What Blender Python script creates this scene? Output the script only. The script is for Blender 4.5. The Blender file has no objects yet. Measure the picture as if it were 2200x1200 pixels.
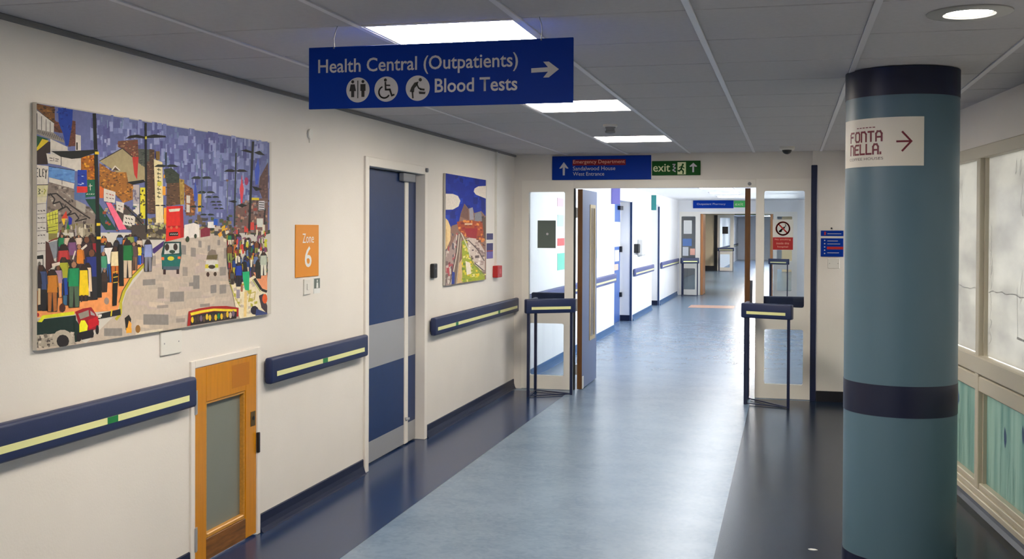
import bpy, bmesh, math, random
from mathutils import Matrix, Vector
random.seed(7)
S = bpy.context.scene
COL = S.collection

# ---------------------------------------------------------------- camera, world, exposure
cd = bpy.data.cameras.new('camera')
cam = bpy.data.objects.new('camera', cd); COL.objects.link(cam)
EYE = 1.578
YAW, PITCH, ROLL = 0.250198518, -0.0113110123, 0.00419522135
fw = Vector((-math.sin(YAW)*math.cos(PITCH), math.cos(YAW)*math.cos(PITCH), math.sin(PITCH)))
rt = Vector((math.cos(YAW), math.sin(YAW), 0)); up = rt.cross(fw)
r2 = rt*math.cos(ROLL)+up*math.sin(ROLL); u2 = -rt*math.sin(ROLL)+up*math.cos(ROLL)
cam.matrix_world = Matrix(((r2.x, u2.x, -fw.x, 0), (r2.y, u2.y, -fw.y, 0), (r2.z, u2.z, -fw.z, EYE), (0, 0, 0, 1)))
cd.sensor_width = 36; cd.lens = 2335.85*36/2200; cd.shift_y = (519.93-600)/2200
cd.clip_start = 0.05; cd.clip_end = 200
S.camera = cam

W = bpy.data.worlds.new('world'); S.world = W; W.use_nodes = True
W.node_tree.nodes['Background'].inputs[0].default_value = (0.98, 0.985, 1.0, 1)
W.node_tree.nodes['Background'].inputs[1].default_value = 15.5

S.view_settings.view_transform = 'Standard'; S.view_settings.look = 'None'
S.view_settings.gamma = 1; S.view_settings.use_curve_mapping = False
S.view_settings.exposure = 0.0
PANEL_NEAR, PANEL_FAR, PANEL_BOOST, SPOT = 47, 18, 110, 50

# ---------------------------------------------------------------- helpers
def lin(c):
    def f(v):
        v /= 255.0
        return v/12.92 if v <= 0.04045 else ((v+0.055)/1.055)**2.4
    return (f(c[0]), f(c[1]), f(c[2]), 1)

def mat(name, c, rough=0.5, metal=0.0, spec=0.5, vary=0.0, scale=8, bump=0.0, bscale=60, stretch=None, coat=0.0):
    m = bpy.data.materials.new(name); m.use_nodes = True
    nt = m.node_tree; b = nt.nodes['Principled BSDF']
    b.inputs['Base Color'].default_value = lin(c); b.inputs['Roughness'].default_value = rough
    b.inputs['Metallic'].default_value = metal; b.inputs['Specular IOR Level'].default_value = spec
    b.inputs['Coat Weight'].default_value = coat
    tc = nt.nodes.new('ShaderNodeTexCoord'); mp = nt.nodes.new('ShaderNodeMapping')
    nt.links.new(tc.outputs['Object'], mp.inputs[0])
    if stretch: mp.inputs['Scale'].default_value = stretch
    if vary:
        n = nt.nodes.new('ShaderNodeTexNoise'); n.inputs['Scale'].default_value = scale; n.inputs['Detail'].default_value = 6
        nt.links.new(mp.outputs[0], n.inputs[0])
        r = nt.nodes.new('ShaderNodeValToRGB')
        k = lin(c)
        r.color_ramp.elements[0].position = 0.3; r.color_ramp.elements[1].position = 0.7
        r.color_ramp.elements[0].color = (k[0]*(1-vary), k[1]*(1-vary), k[2]*(1-vary), 1)
        r.color_ramp.elements[1].color = (min(1, k[0]*(1+vary)), min(1, k[1]*(1+vary)), min(1, k[2]*(1+vary)), 1)
        nt.links.new(n.outputs[0], r.inputs[0]); nt.links.new(r.outputs[0], b.inputs['Base Color'])
    if bump:
        n2 = nt.nodes.new('ShaderNodeTexNoise'); n2.inputs['Scale'].default_value = bscale; n2.inputs['Detail'].default_value = 3
        nt.links.new(mp.outputs[0], n2.inputs[0])
        bp = nt.nodes.new('ShaderNodeBump'); bp.inputs['Strength'].default_value = bump; bp.inputs['Distance'].default_value = 0.004
        nt.links.new(n2.outputs[0], bp.inputs['Height']); nt.links.new(bp.outputs[0], b.inputs['Normal'])
    return m

def emit(name, c, s):
    m = bpy.data.materials.new(name); m.use_nodes = True; nt = m.node_tree
    nt.nodes.remove(nt.nodes['Principled BSDF'])
    e = nt.nodes.new('ShaderNodeEmission'); e.inputs[0].default_value = c; e.inputs[1].default_value = s
    nt.links.new(e.outputs[0], nt.nodes['Material Output'].inputs[0]); return m

def glass(name, tint=(0.93, 0.95, 0.95, 1)):
    m = bpy.data.materials.new(name); m.use_nodes = True; nt = m.node_tree
    nt.nodes.remove(nt.nodes['Principled BSDF'])
    t = nt.nodes.new('ShaderNodeBsdfTransparent'); t.inputs[0].default_value = tint
    g = nt.nodes.new('ShaderNodeBsdfGlossy'); g.inputs['Roughness'].default_value = 0.02
    f = nt.nodes.new('ShaderNodeFresnel'); f.inputs[0].default_value = 1.35
    x = nt.nodes.new('ShaderNodeMixShader')
    nt.links.new(f.outputs[0], x.inputs[0]); nt.links.new(t.outputs[0], x.inputs[1]); nt.links.new(g.outputs[0], x.inputs[2])
    nt.links.new(x.outputs[0], nt.nodes['Material Output'].inputs[0]); return m

FILM = 0.355          # share of daylight the film lets through
def frosted(name, c, c2, axis_scale, vary=1.0):
    """translucent film on glass, backlit by the daylight outside, with faint cloudy streaks in the film"""
    m = bpy.data.materials.new(name); m.use_nodes = True; nt = m.node_tree
    nt.nodes.remove(nt.nodes['Principled BSDF'])
    tc = nt.nodes.new('ShaderNodeTexCoord'); mp = nt.nodes.new('ShaderNodeMapping'); mp.inputs['Scale'].default_value = axis_scale
    nt.links.new(tc.outputs['Object'], mp.inputs[0])
    n = nt.nodes.new('ShaderNodeTexNoise'); n.inputs['Scale'].default_value = 2.2; n.inputs['Detail'].default_value = 5
    nt.links.new(mp.outputs[0], n.inputs[0])
    r = nt.nodes.new('ShaderNodeValToRGB'); r.color_ramp.elements[0].color = lin(c2); r.color_ramp.elements[1].color = lin(c)
    r.color_ramp.elements[0].position = 0.3; r.color_ramp.elements[1].position = 0.62
    nt.links.new(n.outputs[0], r.inputs[0])
    t = nt.nodes.new('ShaderNodeBsdfTranslucent'); d = nt.nodes.new('ShaderNodeBsdfDiffuse'); g = nt.nodes.new('ShaderNodeBsdfGlossy')
    g.inputs['Roughness'].default_value = 0.12
    k = nt.nodes.new('ShaderNodeMix'); k.data_type = 'RGBA'; k.blend_type = 'MULTIPLY'; k.inputs['Factor'].default_value = 1; k.inputs['B'].default_value = (FILM, FILM, FILM, 1)
    nt.links.new(r.outputs[0], k.inputs['A']); nt.links.new(k.outputs['Result'], t.inputs[0]); nt.links.new(r.outputs[0], d.inputs[0])
    x = nt.nodes.new('ShaderNodeMixShader'); x.inputs[0].default_value = 0.25
    nt.links.new(t.outputs[0], x.inputs[1]); nt.links.new(d.outputs[0], x.inputs[2])
    y = nt.nodes.new('ShaderNodeMixShader'); y.inputs[0].default_value = 0.06
    nt.links.new(x.outputs[0], y.inputs[1]); nt.links.new(g.outputs[0], y.inputs[2])
    nt.links.new(y.outputs[0], nt.nodes['Material Output'].inputs[0]); return m

class B:
    """collects simple shapes into one mesh"""
    def __init__(s): s.v = []; s.f = []
    def add(s, bm, M=None):
        bm.verts.index_update(); o = len(s.v)
        for v in bm.verts: s.v.append((M @ v.co if M else v.co.copy())[:])
        for f in bm.faces: s.f.append([o+q.index for q in f.verts])
        bm.free(); return s
    def box(s, x0, x1, y0, y1, z0, z1, bev=0, seg=2):
        bm = bmesh.new(); bmesh.ops.create_cube(bm, size=1)
        for v in bm.verts: v.co = Vector(((x0+x1)/2+v.co.x*(x1-x0), (y0+y1)/2+v.co.y*(y1-y0), (z0+z1)/2+v.co.z*(z1-z0)))
        if bev: bmesh.ops.bevel(bm, geom=bm.edges[:], offset=bev, segments=seg, profile=0.5, affect='EDGES')
        return s.add(bm)
    def cyl(s, p, q, r, n=16, r2=None):
        p, q = Vector(p), Vector(q); d = q-p
        bm = bmesh.new(); bmesh.ops.create_cone(bm, cap_ends=True, segments=n, radius1=r, radius2=r if r2 is None else r2, depth=d.length)
        M = Matrix.Translation((p+q)/2) @ d.to_track_quat('Z', 'Y').to_matrix().to_4x4()
        return s.add(bm, M)
    def lathe(s, prof, n=48, c=(0, 0, 0)):
        o = len(s.v); k = len(prof)
        for i in range(n):
            a = 2*math.pi*i/n
            for r, z in prof: s.v.append((c[0]+r*math.cos(a), c[1]+r*math.sin(a), c[2]+z))
        for i in range(n):
            j = (i+1) % n
            for t in range(k-1):
                s.f.append([o+i*k+t, o+j*k+t, o+j*k+t+1, o+i*k+t+1])
        return s
    def sphere(s, c, r, sc=(1, 1, 1)):
        bm = bmesh.new(); bmesh.ops.create_uvsphere(bm, u_segments=20, v_segments=12, radius=r)
        for v in bm.verts: v.co = Vector((c[0]+v.co.x*sc[0], c[1]+v.co.y*sc[1], c[2]+v.co.z*sc[2]))
        return s.add(bm)
    def flat(s, pts, y=0.0):
        """upright polygon in the local x-z plane, front towards -y"""
        a = sum(pts[i][0]*pts[(i+1) % len(pts)][1]-pts[(i+1) % len(pts)][0]*pts[i][1] for i in range(len(pts)))
        if a < 0: pts = pts[::-1]
        o = len(s.v); s.v += [(p[0], y, p[1]) for p in pts]; s.f.append(list(range(o, o+len(pts)))); return s
    def slab(s, pts, y0, y1):
        """upright prism: polygon in x-z, front y0, back y1"""
        a = sum(pts[i][0]*pts[(i+1) % len(pts)][1]-pts[(i+1) % len(pts)][0]*pts[i][1] for i in range(len(pts)))
        if a < 0: pts = pts[::-1]
        n = len(pts); o = len(s.v)
        s.v += [(p[0], y0, p[1]) for p in pts]+[(p[0], y1, p[1]) for p in pts]
        s.f.append(list(range(o, o+n))); s.f.append([o+n+i for i in range(n)][::-1])
        for i in range(n):
            j = (i+1) % n; s.f.append([o+j, o+i, o+n+i, o+n+j])
        return s
    def disc(s, cx, cz, r, y=0.0, n=40, y1=None):
        pts = [(cx+r*math.cos(2*math.pi*i/n), cz+r*math.sin(2*math.pi*i/n)) for i in range(n)]
        return s.flat(pts, y) if y1 is None else s.slab(pts, y, y1)
    def stroke(s, pts, w, y=0.0):
        for (a, b) in zip(pts, pts[1:]):
            d = Vector((b[0]-a[0], b[1]-a[1]));
            if d.length < 1e-6: continue
            n = Vector((-d.y, d.x)).normalized()*w/2; e = d.normalized()*w/3
            s.flat([(a[0]-e.x+n.x, a[1]-e.y+n.y), (b[0]+e.x+n.x, b[1]+e.y+n.y), (b[0]+e.x-n.x, b[1]+e.y-n.y), (a[0]-e.x-n.x, a[1]-e.y-n.y)], y)
        return s
    def build(s, name, m, parent=None, smooth=False):
        me = bpy.data.meshes.new(name); me.from_pydata(s.v, [], s.f); me.validate()
        if smooth:
            for p in me.polygons: p.use_smooth = True
            try: me.set_sharp_from_angle(angle=math.radians(35))
            except Exception: pass
        me.materials.append(m)
        o = bpy.data.objects.new(name, me); COL.objects.link(o)
        if parent: o.parent = parent
        return o

def thing(name, label, cat, loc=(0, 0, 0), rz=0.0, group=None):
    o = bpy.data.objects.new(name, None); COL.objects.link(o); o.empty_display_size = 0.1
    o.location = loc; o.rotation_euler = (0, 0, rz); o['label'] = label; o['category'] = cat
    if group: o['group'] = group
    return o
def tag(o, label, cat, group=None):
    o['label'] = label; o['category'] = cat
    if group: o['group'] = group
    return o
def struct(name, loc=(0, 0, 0), rz=0.0, label=None):
    o = bpy.data.objects.new(name, None); COL.objects.link(o); o.location = loc; o.rotation_euler = (0, 0, rz); o['kind'] = 'structure'
    if label: o['label'] = label
    return o
def st(o, label=None):
    o['kind'] = 'structure'
    if label: o['label'] = label
    return o
def dup(root, loc, label, rz=None):
    r = root.copy(); COL.objects.link(r); r.location = loc; r['label'] = label
    if rz is not None: r.rotation_euler = (0, 0, rz)
    for ch in list(root.children):
        c = ch.copy(); COL.objects.link(c); c.parent = r
        for g in list(ch.children):
            d = g.copy(); COL.objects.link(d); d.parent = c
    return r

def text(body, x0, x1, z0, z1, y, m, parent, name='lettering', bold=0.0, label=None, warp=None):
    """lettering fitted to the box x0..x1, z0..z1 on an upright face (front towards -y)"""
    cu = bpy.data.curves.new(name, 'FONT'); cu.body = body; cu.size = 1; cu.resolution_u = 3; cu.offset = bold; cu.fill_mode = 'FRONT'
    t = bpy.data.objects.new(name, cu); COL.objects.link(t)
    dg = bpy.context.evaluated_depsgraph_get(); dg.update()
    me = bpy.data.meshes.new_from_object(t.evaluated_get(dg))
    COL.objects.unlink(t); bpy.data.objects.remove(t)
    xs = [v.co.x for v in me.vertices]; ys = [v.co.y for v in me.vertices]
    ax, bx, ay, by = min(xs), max(xs), min(ys), max(ys)
    for v in me.vertices:
        X = x0+(v.co.x-ax)/(bx-ax)*(x1-x0); Z = z0+(v.co.y-ay)/(by-ay)*(z1-z0)
        v.co = warp(X, Z) if warp else (X, y, Z)
    me.materials.clear(); me.materials.append(m)
    o = bpy.data.objects.new(name, me); COL.objects.link(o); o.parent = parent
    if label: o['label'] = label
    return o

def rrect(x0, x1, z0, z1, r, n=5):
    if r <= 0: return [(x0, z0), (x1, z0), (x1, z1), (x0, z1)]
    pts = []
    for cx, cz, a0 in ((x1-r, z0+r, -90), (x1-r, z1-r, 0), (x0+r, z1-r, 90), (x0+r, z0+r, 180)):
        for i in range(n+1):
            a = math.radians(a0+90*i/n); pts.append((cx+r*math.cos(a), cz+r*math.sin(a)))
    return pts
def plate(outer, holes, y0, y1, name, m, parent, smooth=False):
    """upright plate with (rounded) holes: 2-D curve fill, extruded"""
    cu = bpy.data.curves.new(name, 'CURVE'); cu.dimensions = '2D'; cu.fill_mode = 'BOTH'; cu.extrude = abs(y1-y0)/2
    for lp in [outer]+holes:
        sp = cu.splines.new('POLY'); sp.points.add(len(lp)-1)
        for p, q in zip(sp.points, lp): p.co = (q[0], q[1], 0, 1)
        sp.use_cyclic_u = True
    t = bpy.data.objects.new(name, cu); COL.objects.link(t)
    dg = bpy.context.evaluated_depsgraph_get(); dg.update()
    me = bpy.data.meshes.new_from_object(t.evaluated_get(dg)); COL.objects.unlink(t); bpy.data.objects.remove(t)
    for v in me.vertices: v.co = (v.co.x, (y0+y1)/2-v.co.z, v.co.y)
    me.materials.clear(); me.materials.append(m)
    o = bpy.data.objects.new(name, me); COL.objects.link(o)
    if parent: o.parent = parent
    return o

R90 = math.pi/2
LW = -2.663                       # face of the left wall
CZ = 2.322                        # underside of the ceiling
EY = 10.51                        # face of the wall at the end of the room
TX = [-2.734+0.6*0, -2.133, -1.534, -0.933, -0.333, 0.273, 0.873, 1.473]   # ceiling runners
TY0 = 3.714                       # a cross joint of the ceiling
def onleft(name, label, cat, y, z, group=None, x=LW): return thing(name, label, cat, (x, y, z), R90, group)
def onend(name, label, cat, x, z, y=EY, group=None): return thing(name, label, cat, (x, y, z), 0, group)

# ---------------------------------------------------------------- materials
m_wall = mat('wall_paint', (226, 220, 213), 0.55, vary=0.02, scale=3, bump=0.15, bscale=120)
m_wallc = mat('wall_paint_corridor', (228, 228, 230), 0.55, vary=0.02, scale=3)
m_beige = mat('beige_paint', (222, 206, 176), 0.6)
m_tile = mat('ceiling_tile', (188, 185, 187), 0.9, vary=0.03, scale=40, bump=0.3, bscale=300)
m_grid = mat('grid_bar', (208, 206, 210), 0.4)
m_void = mat('ceiling_void', (48, 46, 46), 0.9)
def vinyl(name, c, c2, rough, spec=0.5):
    m = bpy.data.materials.new(name); m.use_nodes = True; nt = m.node_tree; b = nt.nodes['Principled BSDF']
    tc = nt.nodes.new('ShaderNodeTexCoord'); n1 = nt.nodes.new('ShaderNodeTexNoise'); n2 = nt.nodes.new('ShaderNodeTexNoise'); n3 = nt.nodes.new('ShaderNodeTexNoise')
    mp = nt.nodes.new('ShaderNodeMapping'); mp.inputs['Rotation'].default_value = (0, 0, 0.5); mp.inputs['Scale'].default_value = (1, 1.25, 1)
    nt.links.new(tc.outputs['Object'], mp.inputs[0])
    n1.inputs['Scale'].default_value = 2.5; n1.inputs['Detail'].default_value = 8
    n2.inputs['Scale'].default_value = 18; n2.inputs['Detail'].default_value = 6; n2.inputs['Distortion'].default_value = 1.5
    n3.inputs['Scale'].default_value = 1.3; n3.inputs['Detail'].default_value = 3
    for n in (n1, n2, n3): nt.links.new(mp.outputs[0], n.inputs[0])
    mx = nt.nodes.new('ShaderNodeMath'); mx.operation = 'ADD'; nt.links.new(n1.outputs[0], mx.inputs[0]); nt.links.new(n2.outputs[0], mx.inputs[1])
    r = nt.nodes.new('ShaderNodeValToRGB'); r.color_ramp.elements[0].position = 0.36; r.color_ramp.elements[1].position = 0.58
    r.color_ramp.elements[0].color = lin(c2); r.color_ramp.elements[1].color = lin(c)
    h = nt.nodes.new('ShaderNodeMath'); h.operation = 'MULTIPLY'; h.inputs[1].default_value = 0.5; nt.links.new(mx.outputs[0], h.inputs[0])
    nt.links.new(h.outputs[0], r.inputs[0]); nt.links.new(r.outputs[0], b.inputs['Base Color'])
    q = nt.nodes.new('ShaderNodeMapRange'); q.inputs['To Min'].default_value = rough*0.93; q.inputs['To Max'].default_value = rough*1.07
    nt.links.new(n3.outputs[0], q.inputs[0]); nt.links.new(q.outputs[0], b.inputs['Roughness'])
    b.inputs['Specular IOR Level'].default_value = spec
    return m
m_floor = vinyl('light_vinyl', (108, 128, 150), (94, 115, 138), 0.26)
m_border = vinyl('navy_vinyl', (18, 44, 84), (15, 38, 74), 0.2, 0.28)
m_dark = vinyl('charcoal_vinyl', (15, 32, 52), (12, 27, 46), 0.24, 0.18)
m_skirt = mat('navy_skirting', (18, 27, 56), 0.45, spec=0.3)
m_blackskirt = mat('dark_skirting', (22, 23, 32), 0.35)
m_navy = mat('navy_rail_vinyl', (20, 36, 78), 0.45, bump=0.2, bscale=500)
m_navydk = mat('navy_painted_metal', (22, 32, 66), 0.35)
m_strip = mat('glow_strip', (222, 222, 160), 0.5)
m_green = mat('green_print', (20, 120, 62), 0.5)
m_white = mat('white_gloss', (230, 224, 216), 0.4)
m_frame = mat('frame_paint', (236, 231, 223), 0.4)
m_plastic = mat('white_plastic', (222, 219, 212), 0.35)
m_blue = mat('blue_door_paint', (12, 45, 95), 0.45, vary=0.05, scale=20)
m_steel = mat('brushed_steel', (182, 182, 184), 0.45, metal=0.55)
m_wood = mat('varnished_wood', (200, 130, 4), 0.4, vary=0.08, scale=5, stretch=(14, 14, 0.8), coat=0.3)
m_woodworn = mat('worn_wood', (120, 76, 30), 0.5, vary=0.45, scale=6, stretch=(1.2, 8, 10))
m_woodrail = mat('varnished_wood_bead', (196, 140, 56), 0.35, vary=0.15, scale=6, stretch=(2, 14, 14))
m_brown = mat('brown_lipping', (98, 62, 24), 0.4, vary=0.2, scale=8, stretch=(8, 8, 1))
m_leaf = mat('grey_blue_laminate', (96, 108, 142), 0.4)
m_brass = mat('aged_brass', (120, 95, 55), 0.4, metal=0.8)
m_black = mat('black_plastic', (24, 24, 28), 0.4)
m_fglass = mat('hatch_frosted_glass', (124, 127, 118), 0.3, vary=0.03, scale=4)
m_glass = glass('clear_glass')
m_panel = emit('light_panel', (1.0, 0.91, 0.78, 1), PANEL_NEAR)
m_panelf = emit('light_panel_far', (0.96, 0.975, 1.0, 1), PANEL_FAR)
m_paneld = emit('light_panel_dim', (1.0, 0.93, 0.82, 1), PANEL_BOOST)
m_panele = emit('light_panel_end', (0.9, 0.95, 1.0, 1), 110)
m_spot = emit('downlight_lamp', (1.0, 0.97, 0.9, 1), SPOT)
m_signblue = mat('sign_blue', (0, 50, 150), 0.5, spec=0.12)
m_signtext = mat('sign_white', (196, 194, 200), 0.5)
m_exitgreen = mat('exit_green', (14, 78, 26), 0.5, spec=0.12)
m_cream = mat('exit_cream', (214, 224, 176), 0.5)
m_red = mat('red_print', (176, 30, 30), 0.45)
m_orange = mat('zone_orange', (224, 142, 24), 0.45)
m_paper = mat('paper', (226, 226, 224), 0.7)
m_chrome = mat('chrome', (190, 190, 190), 0.15, metal=1)
m_grey = mat('grey_plastic', (130, 132, 138), 0.45)

# ---------------------------------------------------------------- floor and ceiling
fl = st(B().box(-4.2, 2.4, -4, 62, -0.1, 0).build('floor', m_floor), 'glossy blue-grey vinyl floor with dark borders')
o = B().box(LW-0.1, -2.08, -4, 10.35, 0, 0.0016).build('vinyl_border', m_border, fl); o['label'] = 'navy vinyl strip along the left wall'
o = B().slab([(-0.345, -4), (1.70, -4), (1.72, 0.0), (0.66, 10.44), (-0.345, 10.44)], 0.0, 0.0016).build('vinyl_border', m_dark, fl)
o.rotation_euler = (0, 0, 0); o['label'] = 'charcoal vinyl area on the right'
for v in o.data.vertices: v.co = (v.co.x, v.co.z, 0.0016-v.co.y)
o.data.flip_normals()

ceil = struct('ceiling', label='suspended ceiling of square white tiles')
B().box(-2.9, 2.1, -4, EY+0.1, CZ+0.03, CZ+0.12).build('ceiling_void', m_void, ceil)
rows = range(-13, 12)
tile_mesh = {}
light_rows = (-8, -4, 0, 4, 8)
for j in rows:
    y0 = TY0+0.6*j; y1 = min(y0+0.6, EY)
    if y1-y0 < 0.05: continue
    for i in range(7):
        if i == 2 and j in light_rows: continue
        x0 = LW if i == 0 else TX[i]; x1 = TX[i+1]
        key = (i == 0, round(y1-y0, 3))
        g = 0.0045
        if key not in tile_mesh:
            o = B().box(g, x1-x0-g, g, y1-y0-g, 0, 0.016, 0.003, 1).build('ceiling_tile', m_tile, ceil); tile_mesh[key] = o.data
        else:
            o = bpy.data.objects.new('ceiling_tile', tile_mesh[key]); COL.objects.link(o); o.parent = ceil
        o.location = (x0, y0, CZ)
for x in TX[1:7]:
    B().box(x-0.012, x+0.012, -4, EY, CZ-0.006, CZ+0.004, 0.001, 1).build('grid_bar', m_grid, ceil)
st(B().box(LW, LW+0.018, -4, EY, CZ-0.02, CZ-0.002).build('trim_1', mat('shadow_trim', (120, 118, 118), 0.6)), 'thin grey angle trim where left wall meets ceiling')  # mid-grey strip, darker than the wall and the tiles
ch = struct('ceiling_corridor')
B().box(-4.2, 2.4, EY+0.2, 62, CZ, CZ+0.1).build('ceiling_slab', mat('bright_ceiling_paint', (238, 238, 240), 0.8), ch)  # lighter than the near tiles, colour stands in for stronger corridor light

# ---------------------------------------------------------------- walls
wl = struct('wall_left', label='white painted left wall')
w = B()
for a, b, z0, z1 in ((-4, 4.489, 0, CZ+0.03), (4.489, 5.094, 0.935, CZ+0.03), (5.094, 6.58, 0, CZ+0.03), (6.58, 7.765, 2.025, CZ+0.03), (7.765, EY+0.1, 0, CZ+0.03)):
    w.box(LW-0.3, LW, a, b, z0, z1)
w.build('plaster', m_wall, wl)
we = struct('wall_end', label='header wall above the double doors and glazed screens')
B().box(-2.963, 0.2, EY, EY+0.2, 2.068, CZ+0.03).box(LW-0.3, -2.585, EY, EY+0.2, 0, 2.068).build('plaster', m_wall, we)
B().box(0.2, 0.80, EY-0.05, EY+0.2, 0, CZ+0.03).build('plaster', m_wall, we)['label'] = 'pier right of the glazed screen'
st(B().box(-4.2, 2.4, -4.2, -4, 0, CZ+0.03).build('wall_back', m_wall))

# skirting (coved vinyl, on the wall)
def cove(name, m, y0, y1, x=LW, h=0.095, d=1, label=None):
    b = B(); pr = [(0, 0), (0.035, 0), (0.022, 0.006), (0.014, 0.024), (0.007, 0.05), (0.006, h-0.004), (0, h)]
    n = len(pr)
    b.v = [(x+d*p[0], y0, p[1]) for p in pr]+[(x+d*p[0], y1, p[1]) for p in pr]
    b.f = [[i, (i+1) % n, n+(i+1) % n, n+i] for i in range(n)]+[list(range(n)), [n+i for i in range(n)][::-1]]
    return st(b.build(name, m), label)
cove('baseboard_left_1', m_skirt, -4, 4.455, label='navy coved skirting left of the wooden hatch door')
cove('baseboard_left_2', m_skirt, 5.13, 6.55, label='navy coved skirting between the hatch door and blue door')
cove('baseboard_left_3', m_skirt, 7.80, EY-0.01, label='navy coved skirting past the blue door')
st(B().box(0.245, 0.78, EY-0.07, EY-0.051, 0, 0.10).build('baseboard_end', m_blackskirt), 'black skirting under the direction board')
# vertical corner guard beside the right-hand screen
tag(B().box(0.188, 0.243, EY-0.062, EY-0.051, 0.0, 2.19, 0.004, 1).build('corner_guard', m_navydk), 'tall navy corner guard strip right of the no smoking screen', 'guard')

# right window wall, turned by about six degrees
AX, AY = 1.129, 5.909
RA = math.atan2(-0.99491483, 0.10071977)
def RWs(name, label=None): return struct(name, (AX, AY, 0), RA, label)
# local x = -s (towards the camera), local -y = into the room
wr = RWs('wall_right', 'painted wall above the frosted windows')
B().box(-4.7, 2.0, 0.0, 0.2, 2.066, CZ+0.03).box(-4.7, 2.0, 0.02, 0.2, 0, 0.045).box(2.0, 10.2, 0, 0.2, 0, CZ+0.03).build('plaster', m_wall, wr)
b = B(); pr = [(0, 0), (-0.09, 0), (-0.045, 0.010), (-0.028, 0.028), (-0.02, 0.046), (0, 0.05)]; n = len(pr)
b.v = [(-4.55, p[0], p[1]) for p in pr]+[(2.0, p[0], p[1]) for p in pr]
b.f = [[i, (i+1) % n, n+(i+1) % n, n+i] for i in range(n)]+[list(range(n)), [n+i for i in range(n)][::-1]]
o = b.build('baseboard_right', m_blackskirt); o.location = (AX, AY, 0); o.rotation_euler = (0, 0, RA); st(o, 'black coved skirting below the frosted windows')

m_winframe = mat('window_frame_paint', (196, 188, 168), 0.45)
m_up = frosted('upper_film', (240, 238, 230), (214, 212, 206), (1, 1, 2.5))
m_lo = frosted('lower_film', (184, 203, 192), (150, 178, 170), (7, 1, 0.5))
m_draw = mat('drawing_ink', (176, 178, 176), 0.6)
m_drawlt = mat('drawing_green', (96, 132, 124), 0.6)
m_leafblue = mat('leaf_ink', (70, 96, 130), 0.6)
win = RWs('window_3', 'long frosted window wall on the right with drawings on the film')
mull = [-3.3, -2.03, -0.755, 0.52, 1.8]
B().box(-4.55, 2.0, -0.012, 0.07, 1.995, 2.066, 0.004, 1).build('head_rail', m_winframe, win)
B().box(-4.55, 2.0, -0.03, 0.07, 0.05, 0.085, 0.004, 1).box(-4.55, 2.0, -0.018, 0.07, 0.085, 0.118, 0.004, 1).box(-4.55, 2.0, -0.006, 0.07, 0.118, 0.152, 0.004, 1).build('sill', m_winframe, win)
B().box(-4.55, 2.0, -0.012, 0.07, 0.672, 0.76, 0.006, 1).build('transom', m_winframe, win)
B().box(-4.55, 2.0, -0.022, 0.07, 0.772, 0.872, 0.006, 1).build('transom', m_winframe, win)
B().box(-4.55, 2.0, 0.004, 0.06, 0.758, 0.774).build('transom_groove', m_winframe, win)
for x in mull:
    B().box(x-0.034, x+0.034, -0.016, 0.072, 0.085, 1.995, 0.004, 1).build('mullion', m_winframe, win)
ed = [-4.55]+mull+[2.0]
for k, (a, c) in enumerate(zip(ed, ed[1:])):
    a += 0.034; c -= 0.034
    for z0, z1, mm in ((0.876, 1.995, m_up), (0.15, 0.672, m_lo)):
        p = B().box(a, c, 0.030, 0.036, z0, z1).build('frosted_pane', mm, win)
        b = B()
        for (xx, ww) in ((a, 0.014), (c-0.014, 0.014)): b.box(xx, xx+ww, 0.01, 0.05, z0, z1)
        b.build('glazing_bead', m_winframe, win)
        if k in (2, 3, 4):
            rr = random.Random(k*3+int(z0*10)); b = B(); L = c-a
            if z0 > 0.5:
                for q in range(10):                                  # seeds, leaves and a swing drawn on the film
                    cx = a+0.08+rr.random()*(L-0.16); cz = z0+0.12+rr.random()*(z1-z0-0.2); h = 0.03+rr.random()*0.05; wd = h*0.35; sl = rr.uniform(-0.02, 0.02)
                    b.stroke([(cx, cz-h), (cx+wd+sl, cz-h*0.3), (cx+sl, cz+h), (cx-wd+sl, cz-h*0.2), (cx, cz-h)], 0.004, 0.0285)
                px = [(a+0.03+L*0.94*t/14, z0+0.36+0.02*rr.random()) for t in range(15)]
                b.stroke(px, 0.006, 0.0284)
                sx = a+L*0.45
                b.stroke([(sx, z0+0.42), (sx+0.02, z0+0.16), (sx+0.13, z0+0.15), (sx+0.15, z0+0.44)], 0.005, 0.0283).stroke([(sx+0.01, z0+0.155), (sx+0.14, z0+0.15)], 0.012, 0.0282)
                for q in range(9):
                    cz = z0+0.08+q*0.075; b.stroke([(a+0.05+0.02*rr.random(), cz), (a+0.08+0.03*rr.random(), cz+0.05*rr.random()), (a+0.06, cz+0.06)], 0.006, 0.0281)
                b.build('line_drawing', m_draw, p)
            else:
                for q in range(16):
                    cx = a+0.05+rr.random()*(L-0.1); h = 0.18+rr.random()*0.26; e = rr.uniform(-0.03, 0.03)
                    b.stroke([(cx, z0+0.01), (cx+e*0.4, z0+h*0.5), (cx+e, z0+h)], 0.005, 0.0285)
                b.build('grass_drawing', m_drawlt, p)
                b = B()
                for cx, cz, h in ((a+L*0.88, z0+0.36, 0.075), (a+L*0.30, z0+0.33, 0.06), (a+L*0.55, z0+0.40, 0.05)):
                    b.flat([(cx, cz-h), (cx+h*0.45, cz-h*0.3), (cx+h*0.42, cz+h*0.3), (cx-h*0.15, cz+h), (cx-h*0.38, cz+h*0.2), (cx-h*0.25, cz-h*0.5)], 0.0283)
                b.build('leaf_drawing', m_leafblue, p)

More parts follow.
